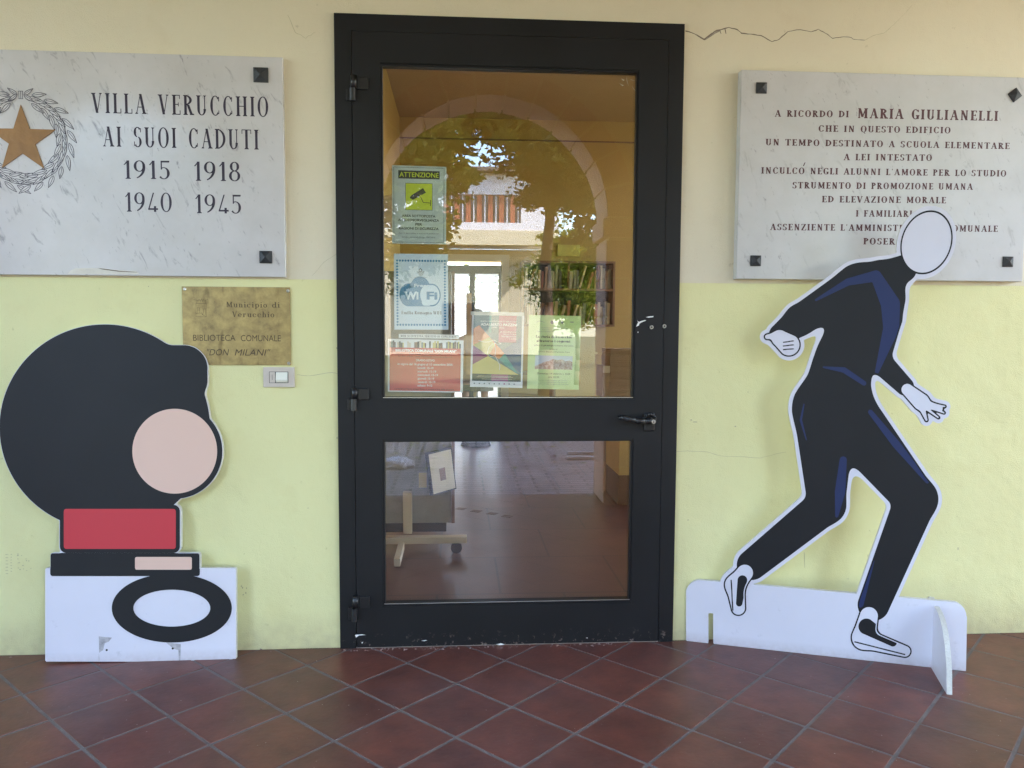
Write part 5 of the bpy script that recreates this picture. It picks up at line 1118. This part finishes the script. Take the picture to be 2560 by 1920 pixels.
nodes = [(0, 0, b0, (.16, .12)), (0, -.01, b0 + .2, (.145, .105)), (0, 0, b0 + .36, (.17, .10)), (0, .02, b0 + .46, (.06, .06)), (0, .03, b0 + .54, .052), (0, .035, b0 + .62, (.078, .09)), (0, .04, b0 + .70, (.07, .08)),
         (-.17, .0, b0 + .36, .062), (-.24, .05, b0 + .13, .045), (-.2, .24, b0 + .06, .036), (-.14, .34, b0 + .08, .022), (.17, .0, b0 + .36, .062), (.24, .05, b0 + .13, .045), (.2, .24, b0 + .06, .036), (.14, .34, b0 + .08, .022),
         (-.1, .2, b0 - .02, .085), (-.11, .42, b0 - .04, .06), (-.11, .44, b0 - .38, .04), (-.11, .52, b0 - .43, .03), (.1, .2, b0 - .02, .085), (.11, .42, b0 - .04, .06), (.11, .44, b0 - .38, .04), (.11, .52, b0 - .43, .03)]
eds = [(0, 1), (1, 2), (2, 3), (3, 4), (4, 5), (5, 6), (2, 7), (7, 8), (8, 9), (9, 10), (2, 11), (11, 12), (12, 13), (13, 14), (0, 15), (15, 16), (16, 17), (17, 18), (0, 19), (19, 20), (20, 21), (21, 22)]
skin_body('body', nodes, eds, 'skin', per)
nodes = [(0, 0, b0 - .02, (.175, .135)), (0, -.01, b0 + .2, (.165, .125)), (0, 0, b0 + .37, (.185, .115)), (0, .01, b0 + .43, (.10, .09)), (-.18, .0, b0 + .365, .076), (-.245, .04, b0 + .15, .058), (.18, .0, b0 + .365, .076), (.245, .04, b0 + .15, .058)]
skin_body('tan_top', nodes, [(0, 1), (1, 2), (2, 3), (2, 4), (4, 5), (2, 6), (6, 7)], 'tan', per)
skin_body('hair', [(0, .02, b0 + .72, (.075, .08)), (0, 0, b0 + .65, (.098, .105)), (0, -.04, b0 + .55, (.085, .06)), (0, -.075, b0 + .42, (.05, .035)), (0, -.09, b0 + .30, .025)], [(0, 1), (1, 2), (2, 3), (3, 4)], 'hairm', per)
stl = empty('stool', 'dark office stool under the seated person', 'stool', (hx, pyy + .02, 0)); zs = b0 - .13
bm = bmesh.new(); tube(bm, (hx, pyy + .05, zs - .05), (hx, pyy + .05, zs), .2, .19, 24); o = bm_obj('seat', bm, 'rubber', stl); o.data.transform(Matrix.Translation(-Vector(stl.location)))
bm = bmesh.new(); tube(bm, (hx, pyy + .05, .05), (hx, pyy + .05, zs - .05), .025, seg=12); o = bm_obj('column', bm, 'steel', stl); o.data.transform(Matrix.Translation(-Vector(stl.location)))
bm = bmesh.new(); tube(bm, (hx, pyy + .05, .0), (hx, pyy + .05, .05), .17, .15, 24); o = bm_obj('foot_disc', bm, 'rubber', stl); o.data.transform(Matrix.Translation(-Vector(stl.location)))

# ================================================================== THE COURTYARD (mirrored in the door glass)
FY = -35.0
ob = empty('opposite_house', 'white two storey house with a long band of red-brown shutters, mirrored in the door', 'building', (0, FY, 0))
mz_ = lambda v: mp(1200, v, FY).z; mx_ = lambda u: mp(u, 600, FY).x
xr_ = mx_(1397); xl_ = -22; zr = mz_(432); zw = mz_(575); zbb = mz_(612)
w0, w1, wz0, wz1 = mx_(1108), mx_(1302), mz_(556), mz_(486)
bm = bmesh.new(); bbox(bm, xl_, w0, FY - .3, FY, zw, zr); bbox(bm, w1, xr_, FY - .3, FY, zw, zr); bbox(bm, w0, w1, FY - .3, FY, wz1, zr); bbox(bm, w0, w1, FY - .3, FY, zw, wz0)
bbox(bm, xl_, xr_, FY - 9, FY - .31, zw, zr)
o = bm_obj('wall', bm, 'facade', ob); o.data.transform(Matrix.Translation((0, -FY, 0)))
lbox('roof', xl_ - .5, xr_ + .5, FY - 9.5, FY + .6, zr, zr + .18, 'roof', ob); lbox('string_course', xl_, xr_, FY - .5, FY + .05, zbb, zw - .002, 'band', ob)
lbox('ground_floor_wall', xl_, xr_, FY - 9, FY - 2.2, 0, zbb, 'band', ob)
for u in (960, 1368): lbox('column', mx_(u) - .25, mx_(u) + .25, FY - .45, FY - .05, 0, zbb - .002, 'beige', ob)
n = 14
for k in range(n):
    xa = w0 + (w1 - w0) * k / n; xb = w0 + (w1 - w0) * (k + 1) / n
    if k % 2: lbox('window', xa + .02, xb - .02, FY - .2, FY - .15, wz0, wz1, 'pane', ob); lbox('window_bar', (xa + xb) / 2 - .025, (xa + xb) / 2 + .025, FY - .14, FY - .08, wz0, wz1, 'facade', ob)
    else: lbox('shutter', xa + .02, xb - .02, FY - .12, FY - .05, wz0, wz1, 'shutter', ob)
lbox('window', mx_(1326), mx_(1348), FY - .05, FY + .02, mz_(508), mz_(455), 'skirting', ob)
for k in range(4): lbox('ground_window', -16 + k * 5, -14.4 + k * 5, FY - 2.25, FY - 2.15, 1.0, 2.6, 'pane', ob)

def tree(name, label, x, y, trunk_h, tr_, blobs, nleaf, size, mat, seed, group=None):
    r = random.Random(seed); root = empty(name, label, 'tree', (x, y, 0), group)
    bm = bmesh.new(); p = Vector((0, 0, -.1)); rad = tr_
    for k in range(5):
        q = Vector((r.uniform(-.08, .08) * k * .4, r.uniform(-.08, .08) * k * .4, trunk_h * (k + 1) / 5)); tube(bm, p, q, rad, rad * .88, 12); p = q; rad *= .88
    top = p
    bm_obj('trunk', bm, 'bark', root, True)
    bm = bmesh.new()
    for b in blobs:
        c = Vector(b[:3]); mid = top.lerp(c, .5) + Vector((r.uniform(-.2, .2), r.uniform(-.2, .2), .15)); tube(bm, top, mid, rad * .55, rad * .35, 8); tube(bm, mid, c, rad * .35, rad * .1, 8)
    bm_obj('limb', bm, 'bark', root, True)
    N_ = nleaf; tot = sum(b[3] ** 2 for b in blobs); V_, F_ = [], []
    for b in blobs:
        m = int(N_ * b[3] ** 2 / tot)
        cl = [Vector((r.gauss(0, .5), r.gauss(0, .5), r.gauss(0, .4))) for _ in range(max(6, m // 50))]
        for i in range(m):
            c = cl[r.randrange(len(cl))]; o_ = c * b[3] + Vector((r.gauss(0, .16), r.gauss(0, .16), r.gauss(0, .14))) * b[3]
            P_ = Vector(b[:3]) + Vector((o_.x, o_.y, o_.z * (b[4] if len(b) > 4 else .7)))
            d1 = Vector((r.gauss(0, 1), r.gauss(0, 1), r.gauss(0, .7))).normalized(); d2 = d1.orthogonal().normalized(); s_ = size * r.uniform(.6, 1.3); k = len(V_)
            V_ += [P_ - d1 * s_, P_ + d2 * s_ * .5, P_ + d1 * s_, P_ - d2 * s_ * .5]; F_.append((k, k + 1, k + 2, k + 3))
    o = mesh_obj('crown', V_, F_, mat, root); return root
def blob(u, v, y, tx_, ty_, r, q=.7): p = mp(u, v, y); return (p.x - tx_, y - ty_, p.z, r, q)
t1x, t1y = mp(1367, 640, -13).x, -13
tree('broadleaf_tree', 'broadleaf courtyard tree with straight trunk right of centre', t1x, t1y, 4.4, .17,
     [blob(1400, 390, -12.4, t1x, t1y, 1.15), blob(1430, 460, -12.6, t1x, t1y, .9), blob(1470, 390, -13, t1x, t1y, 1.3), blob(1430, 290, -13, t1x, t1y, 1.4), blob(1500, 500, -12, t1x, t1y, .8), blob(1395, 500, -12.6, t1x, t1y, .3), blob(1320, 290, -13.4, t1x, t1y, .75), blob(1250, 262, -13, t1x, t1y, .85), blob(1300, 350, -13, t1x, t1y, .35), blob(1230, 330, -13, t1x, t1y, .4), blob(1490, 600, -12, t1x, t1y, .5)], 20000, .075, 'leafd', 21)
t2x, t2y = mp(880, 640, -12).x, -12
tree('broadleaf_tree', 'spreading courtyard tree on the left, lit yellow-green at its edge', t2x, t2y, 3.8, .19,
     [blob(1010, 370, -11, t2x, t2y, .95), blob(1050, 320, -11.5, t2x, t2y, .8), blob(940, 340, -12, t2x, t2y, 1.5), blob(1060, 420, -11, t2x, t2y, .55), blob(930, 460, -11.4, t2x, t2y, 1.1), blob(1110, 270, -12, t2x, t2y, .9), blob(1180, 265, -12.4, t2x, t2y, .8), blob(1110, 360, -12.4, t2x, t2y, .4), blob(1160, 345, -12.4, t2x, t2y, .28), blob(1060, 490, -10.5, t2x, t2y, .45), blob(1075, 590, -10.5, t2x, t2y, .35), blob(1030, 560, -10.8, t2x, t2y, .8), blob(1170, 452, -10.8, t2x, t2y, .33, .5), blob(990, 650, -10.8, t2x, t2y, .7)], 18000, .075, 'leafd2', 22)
t3x, t3y = mp(1445, 700, -16).x, -16
tree('garden_bush', 'sunlit yellow-green bushy tree at the right of the courtyard', t3x, t3y, 1.4, .08,
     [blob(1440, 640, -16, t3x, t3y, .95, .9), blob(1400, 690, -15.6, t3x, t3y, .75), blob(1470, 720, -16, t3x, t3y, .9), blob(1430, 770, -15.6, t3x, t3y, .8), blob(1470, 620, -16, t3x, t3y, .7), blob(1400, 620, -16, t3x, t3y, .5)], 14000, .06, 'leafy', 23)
for i, (x, y, s) in enumerate(((-9, -22, 1.3), (9.5, -24, 1.6), (13, -18, 1.4), (-14, -17, 1.2), (19, -30, 1.8))):
    tree('broadleaf_tree', ('rounded courtyard tree far left of the house', 'tall courtyard tree just right of the house', 'broad courtyard tree near the right edge of the yard', 'broad courtyard tree near the left edge of the yard', 'large tree far right behind the yard')[i], x, y, 2.6 * s, .16,
         [(r1, r2, 3.6 * s + r3, 1.35 * s) for r1, r2, r3 in ((0, 0, 0), (1.2 * s, .4, -.3), (-1.1 * s, -.3, .1), (.3, .9, 1.1 * s), (-.4, -.8, .9 * s))], 5000, .13, ('leafd', 'leafy')[i % 2], 40 + i)
g = box('added_bright_ground', -6, 10, RB + .27, 11.4, -.058, -.03, 'brightground'); tag(g, kind='structure')  # pale sunlit ground added to brighten the view through the blinds
# hedge outside the garden door
r = random.Random(9); V_, F_ = [], []
for i in range(7000):
    P_ = Vector((r.uniform(-1.2, 5), 11.6 + r.gauss(0, .35), r.uniform(0, 2.2) + r.gauss(0, .15))); d1 = Vector((r.gauss(0, 1), r.gauss(0, 1), r.gauss(0, 1))).normalized(); d2 = d1.orthogonal().normalized(); k = len(V_)
    V_ += [P_ - d1 * .07, P_ + d2 * .04, P_ + d1 * .07, P_ - d2 * .04]; F_.append((k, k + 1, k + 2, k + 3))
o = mesh_obj('hedge', V_, F_, 'leafy', None); tag(o, 'green hedge outside the garden door behind the blinds', 'hedge')
# things lying on the courtyard paving
for u, v in ((1455, 1134), (1455, 1147)):
    q_ = 1.2942 / ((v - 960) / FPX + .0692); p = mp(u, v, -(q_ - 3.17)); o = box('white_pipe', p.x - .16, p.x + .16, p.y - .015, p.y + .015, -.028, .006, 'white', None, .008); o.rotation_euler = (0, 0, 0)
    tag(o, 'white pipe lying on the brick paving, ' + ('farther' if v < 1140 else 'nearer') + ' of two', 'pipe')
p = mp(985, 1165, -4.35); wch = empty('plastic_scraps', 'crumpled white plastic sheet on the brick paving left of the arch', 'plastic sheet', (p.x, p.y, -.03))
bm = bmesh.new(); bmesh.ops.create_icosphere(bm, subdivisions=3, radius=.13)
for v_ in bm.verts: v_.co = Vector((v_.co.x * 1.5, v_.co.y, abs(v_.co.z) * .8)) * random.uniform(.75, 1.15)
bm_obj('sheet', bm, 'white', wch)
V_, F_ = [], []
for i in range(2600):
    P_ = Vector((r.uniform(-8, 8), -random.uniform(4.2, 12), -.025)); a = r.uniform(0, 6.28); d1 = Vector((math.cos(a), math.sin(a), .15)); d2 = Vector((-math.sin(a), math.cos(a), .2)); s_ = r.uniform(.02, .05); k = len(V_)
    V_ += [P_ - d1 * s_, P_ + d2 * s_ * .5, P_ + d1 * s_, P_ - d2 * s_ * .5]; F_.append((k, k + 1, k + 2, k + 3))
o = mesh_obj('fallen_leaves', V_, F_, 'leafy', None); tag(o, kind='stuff')
